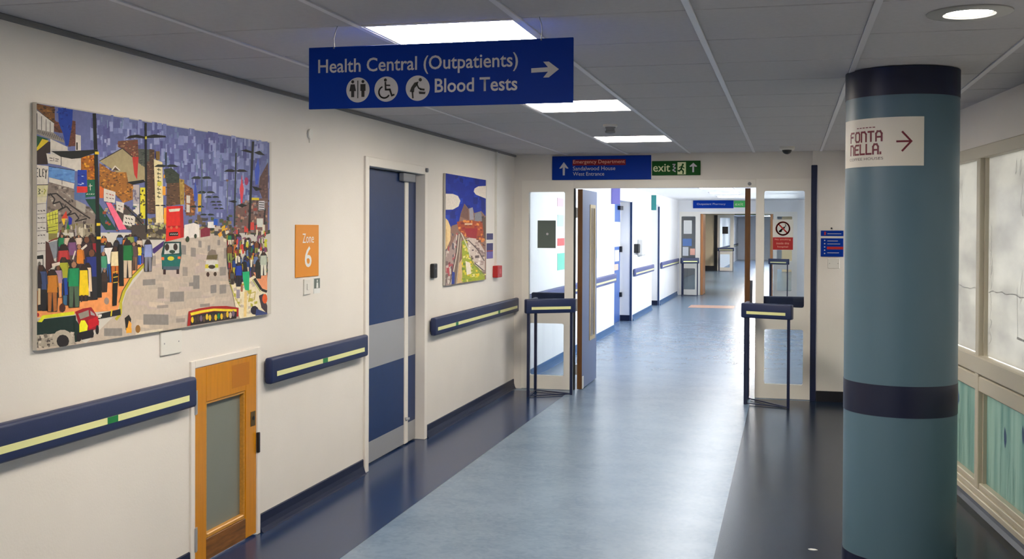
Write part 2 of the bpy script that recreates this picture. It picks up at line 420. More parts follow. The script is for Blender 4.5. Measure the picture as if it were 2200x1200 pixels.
# ---------------------------------------------------------------- column
CX, CY, CR = 0.505, 5.396, 0.2526
m_col = mat('column_paint', (82, 110, 126), 0.42)
m_colband = mat('column_band', (18, 26, 54), 0.4)
col = thing('column', 'round blue-grey column with navy bands carrying a coffee sign', 'column', (CX, CY, 0))
def ring(z0, z1, r, name, m): return B().lathe([(r-0.02, z0), (r, z0), (r, z1), (r-0.02, z1)], 96).build(name, m, col, True)
B().lathe([(0, 0.002), (CR, 0.002), (CR, CZ-0.004), (0, CZ-0.004)], 96).build('shaft', m_col, col, True)
ring(0.0017, 0.086, CR+0.004, 'skirting_band', m_colband); ring(0.742, 0.884, CR+0.0015, 'middle_band', m_colband); ring(2.192, CZ-0.003, CR+0.002, 'top_band', m_colband)
sg = thing('coffee_sign', 'small white sheet with dark red lettering and arrow curved round the column', 'sign', (CX, CY, 0))
SR = CR+0.0025
def cyl_pt(deg, z, r): return (r*math.cos(math.radians(deg)), r*math.sin(math.radians(deg)), z)
b = B(); N = 40; A0, A1 = -172.0, -73.9
for i in range(N+1):
    a = A0+(A1-A0)*i/N
    for r, z in ((SR, 1.872), (SR+0.0012, 1.872), (SR+0.0012, 2.091), (SR, 2.091)): b.v.append(cyl_pt(a, z, r))
for i in range(N):
    for k in range(4): b.f.append([i*4+k, i*4+(k+1) % 4, i*4+4+(k+1) % 4, i*4+4+k])
b.f += [[0, 3, 2, 1], [N*4+k for k in range(4)]]
b.build('sheet', mat('sign_sheet', (226, 220, 208), 0.5), sg, True)
m_maroon = mat('maroon_ink', (112, 18, 40), 0.5)
wrp = lambda X, Z: cyl_pt(X, Z, SR+0.0022)
def strokes_on_column(paths, w_deg, w_z, name):
    b = B()
    for path in paths:
        fine = [path[0]]
        for p, q in zip(path, path[1:]):
            k = max(1, int(abs(q[0]-p[0])/1.5)); fine += [(p[0]+(q[0]-p[0])*i/k, p[1]+(q[1]-p[1])*i/k) for i in range(1, k+1)]
        for (p, q) in zip(fine, fine[1:]):
            dx = (q[0]-p[0])*math.radians(1)*SR; dz = q[1]-p[1]; L = math.hypot(dx, dz)
            nx, nz = -dz/L*w_z/2, dx/L*w_z/2; ex, ez = dx/L*w_z/2, dz/L*w_z/2; s = 1/(math.radians(1)*SR)
            o = len(b.v)
            for sx, sz in ((p[0]+(nx-ex)*s, p[1]+nz-ez), (q[0]+(nx+ex)*s, q[1]+nz+ez), (q[0]+(-nx+ex)*s, q[1]-nz+ez), (p[0]+(-nx-ex)*s, p[1]-nz-ez)): b.v.append(wrp(sx, sz))
            b.f.append([o+3, o+2, o+1, o])
    b.build(name, m_maroon, sg)
GLYPH = {'F': [[(0, 0), (0, .8), (.2, 1), (1, 1)], [(0, .55), (.7, .55)]],
         'O': [[(0, .2), (.2, 0), (.8, 0), (1, .2), (1, .8), (.8, 1), (.2, 1), (0, .8), (0, .2)]],
         'N': [[(0, 0), (0, 1), (.7, 1), (1, .75), (1, 0)]], 'T': [[(0, 1), (1, 1)], [(.5, 1), (.5, 0)]],
         'A': [[(0, 0), (0, .75), (.25, 1), (.75, 1), (1, .75), (1, 0)], [(0, .4), (1, .4)]],
         'E': [[(1, 1), (.25, 1), (0, .8), (0, 0), (1, 0)], [(0, .52), (.8, .52)]], 'L': [[(0, 1), (0, 0), (1, 0)]], '.': [[(.0, .0), (.0, .1)]]}
def word(w, a0, a1, z0, z1):
    n = len(w); st_ = (a1-a0)/n; out = []
    for i, c in enumerate(w):
        for path in GLYPH[c]: out.append([(a0+st_*(i+0.12+0.68*p[0]), z0+(z1-z0)*p[1]) for p in path])
    return out
strokes_on_column(word('FONTA', -156, -113, 1.988, 2.030), 0, 0.0085, 'lettering')
strokes_on_column(word('NELLA.', -156, -109, 1.930, 1.972), 0, 0.0085, 'lettering')
text('COFFEE HOUSES', -157, -113, 1.902, 1.914, 0, mat('sign_grey_ink', (96, 80, 80), 0.6), sg, warp=wrp)
strokes_on_column([[(-144+4*k, 2.0495), (-142+4*k, 2.0495)] for k in range(6)], 0, 0.004, 'small_print')
strokes_on_column([[(-99.5, 1.981), (-86.8, 1.981)], [(-94.5, 2.022), (-86.3, 1.981), (-94.5, 1.940)]], 0, 0.0085, 'arrow')

# ---------------------------------------------------------------- glazed screens and double doors
def round_bits(): pass
def screen(name, y, x0, x1, wx0, wx1, zt, label, detail=True, post=None):
    t = struct(name, (0, y, 0), 0, label)
    r = 0.018
    plate(rrect(x0, x1, 0.004, zt, 0), [rrect(wx0, wx1, 0.86, zt-0.113, r), rrect(wx0+0.008, wx1-0.006, 0.137, 0.655, r)], -0.03, 0.03, 'frame', m_frame, t)
    for z0, z1 in ((0.855, zt-0.108), (0.132, 0.66)):
        B().box(wx0-0.004, wx1+0.004, -0.004, 0.004, z0, z1).build('glass_pane', m_glass, t)
    return t
EYs = EY+0.03
s1 = screen('window_1', EYs, -2.585, -2.062, -2.515, -2.150, 2.068, 'white framed glazed screen left of the open doors')
s2 = screen('window_2', EYs, -0.312, 0.2, -0.236, 0.132, 2.068, 'white framed glazed screen right of the open doors')
d1 = struct('door_1', (0, EYs, 0), 0, 'open double doors with brown edges in a white frame')
B().box(-2.062, -0.312, -0.03, 0.03, 1.988, 2.068, 0.003, 1).build('door_head', m_frame, d1)
B().box(-2.062, -2.050, -0.02, 0.03, 0.004, 1.988).build('door_stop', m_black, d1)
lf = B().box(-2.030, -1.984, 0.035, 0.86, 0.008, 1.982, 0.002, 1).build('door_leaf', m_leaf, d1); lf['label'] = 'left leaf standing open into the corridor'
B().box(-2.031, -1.983, 0.024, 0.035, 0.008, 1.982).build('lipping', m_brown, lf)
vf = B()
for a, c, z0, z1 in ((0.43, 0.465, 0.45, 1.84), (0.70, 0.735, 0.45, 1.84), (0.465, 0.70, 0.45, 0.485), (0.465, 0.70, 1.805, 1.84)): vf.box(-1.984, -1.976, a, c, z0, z1)
vf.build('vision_frame', mat('beech_bead', (178, 160, 120), 0.4), lf)
B().box(-1.984, -1.981, 0.465, 0.70, 0.485, 1.805).build('vision_glass', mat('wired_glass', (110, 92, 60), 0.2), lf)
B().box(-1.984, -1.979, 0.04, 0.11, 0.008, 0.13).build('kick_plate', m_plastic, lf)
B().cyl((-2.04, 0.02, 0.78), (-2.04, 0.02, 0.9), 0.012).cyl((-2.04, 0.02, 1.7), (-2.04, 0.02, 1.8), 0.012).cyl((-2.04, 0.02, 0.15), (-2.04, 0.02, 0.25), 0.012).build('hinge', m_steel, lf)
rl = B().box(0, 0.048, 0.012, 0.84, 0.008, 1.982, 0.002, 1).build('door_leaf', m_leaf, d1); rl.location = (-0.413, 0.02, 0); rl.rotation_euler = (0, 0, math.radians(2.3)); rl['label'] = 'right leaf standing open into the corridor'
B().box(-0.001, 0.049, 0, 0.012, 0.008, 1.982).build('lipping', m_brown, rl)
B().box(0.048, 0.062, 0.2, 0.26, 0.93, 0.97).box(0.048, 0.075, 0.2, 0.215, 0.80, 1.10).build('door_handle', m_steel, rl)
o = B().cyl((-0.372, -0.03, 2.022), (-0.372, -0.045, 2.022), 0.017).build('door_sensor', m_grey); o.location = (0, EYs, 0)
tag(o, 'small round grey sensor on the door head, right end', 'sensor')
# bumper rails on the far side of the screens
def bumper(loc, x0, x1, label):
    t = thing('bumper_rail', label, 'rail', loc)
    B().box(x0, x1, 0.031, 0.085, -0.065, 0.055, 0.012, 2).build('rail_body', m_navy, t)
    B().box(x0+0.04, x1-0.04, 0.085, 0.0865, -0.02, 0.01).build('glow_strip', m_strip, t)
bumper((0, EYs, 0.90), -2.50, -2.10, 'navy bumper rail on the far side of left glazed screen')
bumper((0, EYs, 0.905), -0.27, 0.16, 'navy bumper rail on the far side of right glazed screen')

def guard_stand(label, loc, P, C, rz=0.0):
    """three legged guard: P = two front feet (x,y), C = rear foot"""
    t = thing('guard_stand', label, 'guard', loc, rz)
    (ax, ay), (bx, by) = P; (cx, cy) = C
    for x, y in ((ax, ay), (bx, by), (cx, cy)):
        B().box(x-0.013, x+0.013, y-0.013, y+0.013, 0.002, 0.80, 0.002, 1).build('leg', m_navydk, t)
    b = B()
    for p, q in (((ax, ay), (bx, by)), ((bx, by), (cx, cy)), ((cx, cy), (ax, ay))): b.cyl((*p, 0.012), (*q, 0.012), 0.006, 8)
    b.build('foot_bar', m_navydk, t)
    d = Vector((bx-ax, by-ay)); L = d.length; ang = math.atan2(d.y, d.x)
    rb = B().box(-0.035, L+0.035, -0.03, 0.03, 0.79, 0.925, 0.012, 3).build('bumper', m_navy, t, True); rb.location = (ax, ay, 0); rb.rotation_euler = (0, 0, ang)
    B().box(0.02, L-0.02, -0.0315, -0.0298, 0.826, 0.852).build('glow_strip', m_strip, rb)
    n = (bx, by) if (Vector((bx, by))-Vector((cx, cy))).length > (Vector((ax, ay))-Vector((cx, cy))).length else (ax, ay)
    n = (ax, ay) if abs(ax-cx) < abs(bx-cx) else (bx, by)
    d = Vector((cx-n[0], cy-n[1])); ang = math.atan2(d.y, d.x)
    rr = B().box(0.02, d.length+0.02, -0.022, 0.022, 0.80, 0.92, 0.012, 2).build('side_bumper', m_navy, t, True); rr.location = (n[0], n[1], 0); rr.rotation_euler = (0, 0, ang)
    return t
guard_stand('navy three legged guard stand in front of the left glazed screen', (0, 0, 0), ((-2.385, 9.975), (-2.02, 10.215)), (-2.405, 10.36))
guard_stand('navy three legged guard stand in front of the no smoking screen', (0, 0, 0), ((-0.385, 10.10), (-0.005, 9.955)), (-0.375, 10.40))

# things on the screens
m_nsgrey = mat('notice_grey', (98, 110, 104), 0.5)
t = thing('notice', 'dark grey square notice on the left glazed screen', 'notice', (-2.43, EYs-0.005, 1.399))
B().box(0, 0.185, -0.004, 0, 0, 0.274, 0.002, 1).build('board', m_nsgrey, t); B().disc(0.1, 0.14, 0.012, -0.0045).build('emblem', m_signtext, t)
t = thing('no_smoking_sign', 'white and red no smoking notice on the right glazed screen', 'sign', (-0.157, EYs-0.005, 1.401))
B().box(0, 0.187, -0.003, 0, 0, 0.285).build('sheet', m_paper, t)
B().flat([(0.001, 0.001), (0.186, 0.001), (0.186, 0.118), (0.001, 0.118)], -0.0034).build('red_field', m_red, t)
pts = [(0.093+0.06*math.cos(a), 0.20+0.06*math.sin(a)) for a in [i*math.pi/18 for i in range(37)]]
B().stroke(pts, 0.014, -0.0042).stroke([(0.052, 0.243), (0.135, 0.157)], 0.013, -0.0042).build('prohibition_ring', m_red, t)
B().stroke([(0.062, 0.172), (0.105, 0.21)], 0.016, -0.0038).flat([(0.06, 0.165), (0.085, 0.17), (0.082, 0.195), (0.068, 0.19)], -0.0038).stroke([(0.105, 0.212), (0.12, 0.225), (0.115, 0.24)], 0.006, -0.0038).build('cigarette', m_black, t)
m_pink = mat('sign_pink', (236, 178, 160), 0.6)
text('No smoking', 0.02, 0.165, 0.086, 0.106, -0.0040, m_pink, t); text('inside this', 0.035, 0.15, 0.052, 0.072, -0.0040, m_pink, t); text('hospital', 0.045, 0.14, 0.017, 0.038, -0.0040, m_pink, t)

# ---------------------------------------------------------------- signs
hs = thing('hanging_sign', 'long blue hanging sign pointing right to outpatients and blood tests', 'sign', (-1.7265, TY0+0.002, 2.020))
HW, HH = 0.9945, 0.2265
B().box(0, HW, -0.004, 0.004, 0, HH, 0.0015, 1).build('panel', m_signblue, hs)
yt = -0.0048
text('Health Central (Outpatients)', 0.038, 0.797, 0.116, 0.182, yt, m_signtext, hs, bold=0.012)
text('Blood Tests', 0.490, 0.795, 0.048, 0.098, yt, m_signtext, hs, bold=0.016)
B().flat([(0.845, 0.108), (0.905, 0.110), (0.888, 0.090), (0.908, 0.090), (0.944, 0.1175), (0.908, 0.145), (0.888, 0.145), (0.905, 0.1255), (0.845, 0.1235)], yt).build('arrow', m_signtext, hs)
def man(b, cx, s=1.0, dress=False):
    b.disc(cx, 0.096, 0.0058*s, yt-0.0008, 14)
    if dress: b.flat([(cx-0.008, 0.087), (cx+0.008, 0.087), (cx+0.013, 0.062), (cx+0.006, 0.062), (cx+0.006, 0.040), (cx-0.006, 0.040), (cx-0.006, 0.062), (cx-0.013, 0.062)], yt-0.0008)
    else: b.flat([(cx-0.010, 0.087), (cx+0.010, 0.087), (cx+0.010, 0.062), (cx+0.006, 0.062), (cx+0.006, 0.040), (cx-0.006, 0.040), (cx-0.006, 0.062), (cx-0.010, 0.062)], yt-0.0008)
for cx, kind in ((0.195, 0), (0.305, 1), (0.4255, 2)):
    dsc = B().disc(cx, 0.066, 0.0455, yt, 48).build('pictogram', m_signtext, hs); b = B()
    if kind == 0:
        man(b, cx-0.020, dress=True); man(b, cx+0.020); b.flat([(cx-0.002, 0.036), (cx+0.002, 0.036), (cx+0.002, 0.100), (cx-0.002, 0.100)], yt-0.0008)
        dsc['label'] = 'toilets symbol'
    elif kind == 1:
        b.disc(cx-0.003, 0.099, 0.0058, yt-0.0008, 14)
        b.stroke([(cx-0.003, 0.090), (cx-0.002, 0.064), (cx+0.014, 0.064), (cx+0.022, 0.042), (cx+0.030, 0.045)], 0.0065, yt-0.0008).stroke([(cx-0.002, 0.080), (cx+0.014, 0.079)], 0.005, yt-0.0008)
        b.stroke([(cx-0.007+0.021*math.cos(a), 0.055+0.021*math.sin(a)) for a in [math.radians(115+i*15) for i in range(15)]], 0.0055, yt-0.0008)
        dsc['label'] = 'wheelchair symbol'
    else:
        b.disc(cx+0.010, 0.096, 0.0062, yt-0.0008, 14)
        b.flat([(cx+0.004, 0.090), (cx-0.012, 0.086), (cx-0.024, 0.070), (cx-0.030, 0.054), (cx-0.014, 0.052), (cx-0.012, 0.066), (cx-0.002, 0.076)], yt-0.0008)
        b.stroke([(cx-0.004, 0.082), (cx+0.004, 0.066), (cx+0.014, 0.062)], 0.005, yt-0.0008).stroke([(cx-0.020, 0.054), (cx-0.018, 0.032)], 0.006, yt-0.0008)
        b.flat([(cx+0.004, 0.054), (cx+0.030, 0.052), (cx+0.028, 0.044), (cx+0.006, 0.045)], yt-0.0008).stroke([(cx+0.010, 0.062), (cx+0.024, 0.060)], 0.007, yt-0.0008)
        dsc['label'] = 'baby changing symbol'
    b.build('figure', m_black, dsc)
for cx, sway in ((0.100, 0.012), (0.880, -0.008)):
    b = B(); p = [(cx, 0, HH), (cx-sway*0.3, 0.002, HH+0.03), (cx+sway*0.2, 0.003, HH+0.055), (cx+sway, 0.001, CZ-2.020+0.001)]
    for q, r_ in zip(p, p[1:]): b.cyl(q, r_, 0.0016, 8)
    b.sphere((cx, 0, HH-0.004), 0.005).build('hanging_wire', m_grey, hs)

es = thing('direction_sign', 'blue direction sign with red strip above the open doors', 'sign', (-2.277, EY-0.004, 2.071))
B().box(0, 0.976, -0.012, 0, 0, 0.233, 0.002, 1).build('panel', m_signblue, es)
B().flat([(0.205, 0.14), (0.730, 0.14), (0.730, 0.198), (0.205, 0.198)], -0.0126).build('red_strip', mat('dark_red_strip', (128, 28, 38), 0.6, spec=0.2), es)
text('Emergency Department', 0.212, 0.722, 0.148, 0.194, -0.0134, m_pink, es); text('Sandalwood House', 0.210, 0.628, 0.092, 0.131, -0.0130, m_signtext, es); text('West Entrance', 0.210, 0.52, 0.040, 0.076, -0.0130, m_signtext, es)
B().flat([(0.108, 0.045), (0.128, 0.045), (0.130, 0.125), (0.146, 0.112), (0.166, 0.112), (0.118, 0.175), (0.072, 0.112), (0.092, 0.112), (0.107, 0.125)], -0.013).build('arrow', m_signtext, es)
xs = thing('exit_sign', 'small green exit sign right of the blue direction sign', 'sign', (-1.293, EY-0.004, 2.108))
B().box(0, 0.462, -0.012, 0, 0, 0.138, 0.002, 1).build('panel', m_exitgreen, xs)
text('exit', 0.012, 0.175, 0.035, 0.110, -0.013, m_cream, xs, bold=0.01)
B().flat([(0.245, 0.008), (0.325, 0.008), (0.325, 0.125), (0.245, 0.125)], -0.0126).build('doorway_symbol', m_cream, xs)
b = B(); b.disc(0.296, 0.102, 0.010, -0.0134, 12); b.stroke([(0.290, 0.090), (0.280, 0.058), (0.262, 0.040), (0.252, 0.044)], 0.014, -0.0134).stroke([(0.280, 0.058), (0.300, 0.040), (0.298, 0.016)], 0.013, -0.0134).stroke([(0.262, 0.074), (0.286, 0.084), (0.308, 0.068)], 0.010, -0.0134)
b.build('running_figure', m_exitgreen, xs)
b = B(); b.stroke([(0.200, 0.104), (0.222, 0.104), (0.205, 0.08), (0.226, 0.07), (0.2, 0.05), (0.225, 0.035)], 0.010, -0.013); b.build('small_symbol', m_signtext, xs)
B().flat([(0.386, 0.028), (0.402, 0.028), (0.402, 0.085), (0.420, 0.078), (0.432, 0.084), (0.395, 0.118), (0.358, 0.084), (0.368, 0.078), (0.386, 0.085)], -0.013).build('arrow', m_signtext, xs)

mp = thing('direction_board', 'blue wall board with red line between navy guard and column', 'sign', (0.277, EY-0.054, 1.343))
B().box(0, 0.200, -0.008, 0, 0, 0.17, 0.002, 1).build('lower_panel', m_signblue, mp)
B().box(0, 0.200, -0.008, 0, 0.19, 0.241, 0.002, 1).build('upper_panel', m_signblue, mp)
B().box(0, 0.200, -0.004, 0, 0.17, 0.19).build('gap_strip', m_plastic, mp)
B().flat([(0.055, 0.068), (0.2, 0.068), (0.2, 0.092), (0.055, 0.092)], -0.0086).build('red_line', m_red, mp)
B().flat([(0.03, 0.2), (0.045, 0.2), (0.045, 0.23), (0.03, 0.23)], -0.0086).build('red_mark', m_red, mp)
b = B()
for k in range(5): b.disc(0.035, 0.03+0.03*k, 0.006, -0.0086, 10)
b.build('dots', m_signtext, mp)
for z, ww in ((0.036, 0.10), (0.118, 0.11), (0.145, 0.09), (0.212, 0.12)): B().stroke([(0.06, z), (0.06+ww, z)], 0.005, -0.0086).build('print_line', m_signtext, mp)
o = B().cyl((0, 0, 0), (0, -0.008, 0), 0.008, 12).build('wall_hook', m_black); o.location = (0.372, EY-0.052, 1.605); tag(o, 'tiny black hook above the blue direction board', 'hook')

def switch(label, loc, rz, w, h, name='switch_plate', screws=True, cat='switch'):
    t = thing(name, label, cat, loc, rz)
    B().box(0, w, -0.009, 0, 0, h, 0.003, 2).build('plate', m_plastic, t)
    if screws:
        for q in (0.15, 0.85): B().disc(w*q, h*0.5, 0.004, -0.0095, 10).build('screw', m_grey, t)
    return t
switch('white blank plate below the blue direction board', (0.341, EY-0.052, 1.235), 0, 0.105, 0.092)
t = switch('wide white socket plate under the street painting', (LW, 4.212, 1.020), R90, 0.165, 0.105, 'socket_plate', True, 'socket')
t = switch('white switch plate under the orange zone sign', (LW, 5.656, 1.206), R90, 0.085, 0.088, 'switch_plate', False)
B().box(0.030, 0.055, -0.014, -0.009, 0.025, 0.062, 0.002, 1).build('rocker', m_plastic, t)
t = onleft('small_label', 'tiny grey pictogram label right of the white switch plate', 'label', 5.793, 1.206)
B().box(0, 0.088, -0.003, 0, 0, 0.09).build('card', m_paper, t)
B().flat([(0.004, 0.028), (0.084, 0.028), (0.084, 0.086), (0.004, 0.086)], -0.0034).build('grey_field', m_nsgrey, t)
B().disc(0.046, 0.072, 0.007, -0.0042, 12).flat([(0.032, 0.03), (0.06, 0.03), (0.056, 0.062), (0.036, 0.062)], -0.0042).build('figure', m_paper, t)
t = onleft('wall_disc', 'small round white disc high on wall above zone sign', 'fitting', 5.735, 2.12)
B().disc(0, 0, 0.03, -0.012, 28, -0.001).build('disc', m_plastic, t)
B().box(-0.006, 0.006, -0.006, 0, -0.05, -0.03).build('tail', m_plastic, t)

zs = onleft('zone_sign', 'orange zone sign with large white six beside the street painting', 'sign', 5.550, 1.306)
B().box(0, 0.305, -0.006, 0, 0, 0.296, 0.002, 1).build('panel', m_orange, zs)
text('Zone', 0.085, 0.235, 0.193, 0.246, -0.0066, m_paper, zs); text('6', 0.115, 0.205, 0.055, 0.175, -0.0066, m_paper, zs, bold=0.01)

# ---------------------------------------------------------------- handrails
def handrail(label, y0, y1, x=LW, markers=(), z0=0.768, z1=0.905, group=None, mm=None):
    t = onleft('handrail', label, 'handrail', y0, 0, group, x)
    L = y1-y0
    B().box(0, L, -0.055, -0.012, z0, z1, 0.014, 3).build('rail_body', mm or m_navy, t, True)
    B().box(0.03, L-0.03, -0.012, 0, z0+0.03, z1-0.03).build('bracket', m_navydk, t)
    B().box(0.06, L-0.07, -0.0562, -0.0548, z0+0.036, z0+0.062).build('glow_strip', m_strip, t)
    for y in markers: B().flat([(y-y0-0.035, z0+0.036), (y-y0+0.035, z0+0.036), (y-y0+0.035, z0+0.062), (y-y0-0.035, z0+0.062)], -0.0566).stroke([(y-y0-0.02, z0+0.049), (y-y0+0.02, z0+0.049)], 0.006, -0.0568).build('exit_marker', m_green, t)
    return t
handrail('navy handrail left of the wooden hatch door', -2.5, 4.435, markers=(3.794, 1.6))
handrail('short navy handrail between wooden hatch and blue door', 5.166, 6.511, markers=(5.839,))
handrail('navy handrail between blue door and glazed screen', 7.866, EY-0.01, markers=(8.418, 9.733))

# ---------------------------------------------------------------- wooden hatch door
wd = struct('door_3', (LW, 4.489, 0), R90, 'low varnished wooden hatch door with frosted pane')
B().box(-0.034, 0, -0.012, 0.06, 0.002, 0.968, 0.002, 1).box(0.605, 0.639, -0.012, 0.06, 0.002, 0.968, 0.002, 1).box(0, 0.605, -0.012, 0.06, 0.934, 0.968, 0.002, 1).build('casing', m_white, wd)
lf = B().box(0.003, 0.108, -0.006, 0.035, 0.012, 0.93, 0.002, 1).box(0.492, 0.602, -0.006, 0.035, 0.012, 0.93, 0.002, 1).box(0.108, 0.492, -0.006, 0.035, 0.762, 0.93, 0.002, 1).build('door_leaf', m_wood, wd)
B().box(0.108, 0.492, -0.006, 0.035, 0.012, 0.115, 0.002, 1).build('bottom_rail', m_woodworn, lf)['label'] = 'scuffed bottom rail'
B().box(0.108, 0.120, 0.000, 0.03, 0.115, 0.762).box(0.480, 0.492, 0.000, 0.03, 0.115, 0.762).box(0.12, 0.48, 0.0, 0.03, 0.750, 0.762).box(0.12, 0.48, -0.004, 0.03, 0.115, 0.137, 0.004, 1).build('glazing_bead', m_woodrail, lf)
B().box(0.115, 0.485, 0.022, 0.028, 0.13, 0.755).build('frosted_pane', m_fglass, lf)
B().box(0.35, 0.525, -0.0066, -0.0058, 0.79, 0.905).build('old_label_mark', mat('old_label', (182, 112, 8), 0.45), lf)
for z in (0.775, 0.14): B().box(-0.008, 0.020, -0.012, -0.006, z-0.055, z+0.055).cyl((-0.001, -0.014, z-0.055), (-0.001, -0.014, z+0.055), 0.006, 10).build('hinge', m_steel, wd)
B().box(0.540, 0.588, -0.009, -0.006, 0.570, 0.645, 0.001, 1).build('lock_plate', m_brass, lf)
B().cyl((0.566, -0.009, 0.61), (0.566, -0.013, 0.61), 0.010, 12).build('keyhole', m_black, lf)
B().box(0.600, 0.618, -0.022, -0.006, 0.425, 0.530, 0.003, 1).build('latch', m_black, lf)

# ---------------------------------------------------------------- blue door set
bd = struct('door_2', (LW, 6.555, 0), R90, 'blue leaf and a half door set in a deep white frame')
JR = 1.235
B().box(0, 0.060, -0.016, 0.14, 0.002, 2.05, 0.003, 1).build('jamb', m_white, bd); B().box(JR-0.06, JR, -0.016, 0.14, 0.002, 2.05, 0.003, 1).build('jamb', m_white, bd)
B().box(0.06, JR-0.06, -0.016, 0.14, 1.99, 2.05, 0.003, 1).build('frame_head', m_white, bd)
B().box(0.06, JR-0.06, 0.100, 0.105, 0.004, 1.99).build('frame_back', m_black, bd)
def leaf(x0, x1, label, z=0.012):
    l = B().box(x0, x1, 0.058, 0.098, z, 1.985, 0.002, 1).build('door_leaf', m_blue, bd); l['label'] = label
    B().box(x0+0.004, x1-0.004, 0.0565, 0.058, 0.645, 0.935).build('push_plate', m_steel, l); B().box(x0+0.004, x1-0.004, 0.0565, 0.058, 0.014, 0.155).build('kick_plate', m_steel, l)
    return l
OFF = 0.044   # leaf face set back from the frame front
l1 = leaf(0.062, 0.922, 'wide blue leaf'); l2 = leaf(0.992, JR-0.062, 'narrow blue leaf')
B().box(0.922, 0.992, 0.050, 0.098, 0.012, 1.985, 0.003, 1).build('meeting_stile', m_white, bd)
B().box(0.80, 1.06, 0.018, 0.056, 1.925, 1.985, 0.006, 2).build('door_closer', m_grey, bd)
B().cyl((0.93, 0.05, 0.20), (0.93, 0.018, 0.20), 0.008, 10).box(0.86, 0.935, 0.014, 0.022, 0.192, 0.208, 0.002, 1).build('flush_bolt', m_steel, bd)
o = B().cyl((0, 0, 0), (0, -0.018, 0), 0.016, 14).build('door_sensor', m_grey); o.location = (LW+0.0165, 7.74, 2.022); o.rotation_euler = (0, 0, R90); tag(o, 'tiny grey sensor on the blue door frame head', 'sensor')

# ---------------------------------------------------------------- small things past the blue door
t = onleft('card_reader', 'black card reader on wall right of the blue door', 'reader', 7.895, 1.205)
B().box(0, 0.095, -0.03, 0, 0, 0.112, 0.008, 2).build('case', m_black, t); B().disc(0.048, 0.075, 0.006, -0.0305, 10).build('lamp', m_grey, t)
t = onleft('call_point', 'red fire call point on a thin white conduit', 'alarm', 9.700, 1.135)
B().box(0, 0.16, -0.05, 0, 0, 0.11, 0.006, 2).build('case', m_red, t); B().box(0.045, 0.115, -0.0515, -0.05, 0.035, 0.08).build('glass', mat('pale_red', (196, 70, 64), 0.4), t)
t = onleft('conduit', 'thin white conduit running from ceiling down to red call point', 'conduit', 9.775, 1.25)
B().box(-0.012, 0.012, -0.024, 0, 0, CZ-1.25-0.021).build('trunking', m_plastic, t); B().box(-0.014, 0.014, -0.027, 0, 0.45, 0.47).build('clip', m_plastic, t)
m_lilac = mat('lilac_print', (104, 92, 168), 0.6); m_purple = mat('purple_print', (52, 48, 104), 0.6)
for z0, z1, mm, lab in ((1.488, 1.545, m_purple, 'upper small purple notice beside the tall town painting'), (1.315, 1.455, m_purple, 'lower purple and lilac notice beside the tall town painting')):
    t = onleft('notice', lab, 'notice', 9.480, z0)
    B().box(0, 0.215, -0.004, 0, 0, z1-z0).build('sheet', mm, t)
    if z0 < 1.4: B().flat([(0.002, 0.002), (0.213, 0.002), (0.213, 0.062), (0.002, 0.062)], -0.0046).build('lower_field', m_lilac, t); B().flat([(0.002, 0.066), (0.213, 0.066), (0.213, 0.074), (0.002, 0.074)], -0.0046).build('red_line', m_red, t)

# ---------------------------------------------------------------- ceiling fittings
def ceiling_light(label, x, y, mm, w=0.6, z=CZ):
    t = thing('ceiling_light', label, 'light', (x, y, z), 0, 'square ceiling light panels')
    b = B(); f = 0.022
    for a0, a1, c0, c1 in ((0.002, w-0.002, 0.002, f), (0.002, w-0.002, w-f, w-0.002), (0.002, f, f, w-f), (w-f, w-0.002, f, w-f)): b.box(a0, a1, c0, c1, -0.004, 0.012)
    b.build('frame', m_grid, t); B().box(f, w-f, f, w-f, 0.0, 0.008).build('diffuser', mm, t)
    return t
labs = {-8: 'square ceiling light panel farthest back, out of view behind the camera', -4: 'square ceiling light panel overhead, out of view above the street painting end', 0: 'large bright square ceiling light panel behind the blue hanging sign', 4: 'bright square ceiling light panel just past the blue hanging sign', 8: 'bright square ceiling light panel nearest the double doors'}
for j in light_rows: ceiling_light(labs[j], TX[2]+0.0005, TY0+0.6*j, m_panel)
dl = thing('downlight', 'round recessed downlight in the ceiling above the column', 'light', (0.585, 3.965, CZ))
B().lathe([(0.138, 0.0), (0.138, -0.004), (0.128, -0.008), (0.085, -0.008), (0.078, -0.003), (0.074, -0.0015)], 48).build('trim_ring', mat('trim_ring', (168, 166, 162), 0.35), dl, True)
B().lathe([(0.0, -0.0015), (0.076, -0.0015)], 40).build('lamp_disc', m_spot, dl)
sd = thing('smoke_detector', 'white smoke detector on the ceiling before the nearest doors light', 'detector', (-1.232, 7.61, CZ))
B().lathe([(0, 0), (0.052, 0), (0.052, -0.012), (0.046, -0.016), (0, -0.016)], 28).build('base', m_plastic, sd, True)
B().lathe([(0.036, -0.016), (0.036, -0.024), (0.030, -0.026), (0.030, -0.042), (0.038, -0.046), (0.036, -0.058), (0.012, -0.066), (0, -0.066)], 28).build('sensor_head', m_grey, sd, True)
dc = thing('dome_camera', 'small ceiling dome camera just before the end wall', 'camera', (-0.030, 9.90, CZ))
B().lathe([(0, 0), (0.066, 0), (0.066, -0.022), (0.060, -0.030), (0, -0.030)], 32).build('base', m_plastic, dc, True)
B().sphere((0, 0, -0.030), 0.042, (1, 1, 0.9)).build('dome', m_black, dc, True)
o = B().slab([(-0.022, 0), (-0.008, 0.006), (0.012, 0.004), (0.024, -0.004), (0.006, -0.010), (-0.014, -0.008)], 0, 0.003).build('paper_scrap', m_paper)
for v in o.data.vertices: v.co = (v.co.x, v.co.z*1.6, 0.0018+v.co.y+0.004*abs(v.co.x)*20*0.2)
o.location = (0.120, 5.57, 0); tag(o, 'tiny torn white scrap of paper on the dark floor beside the column', 'litter')

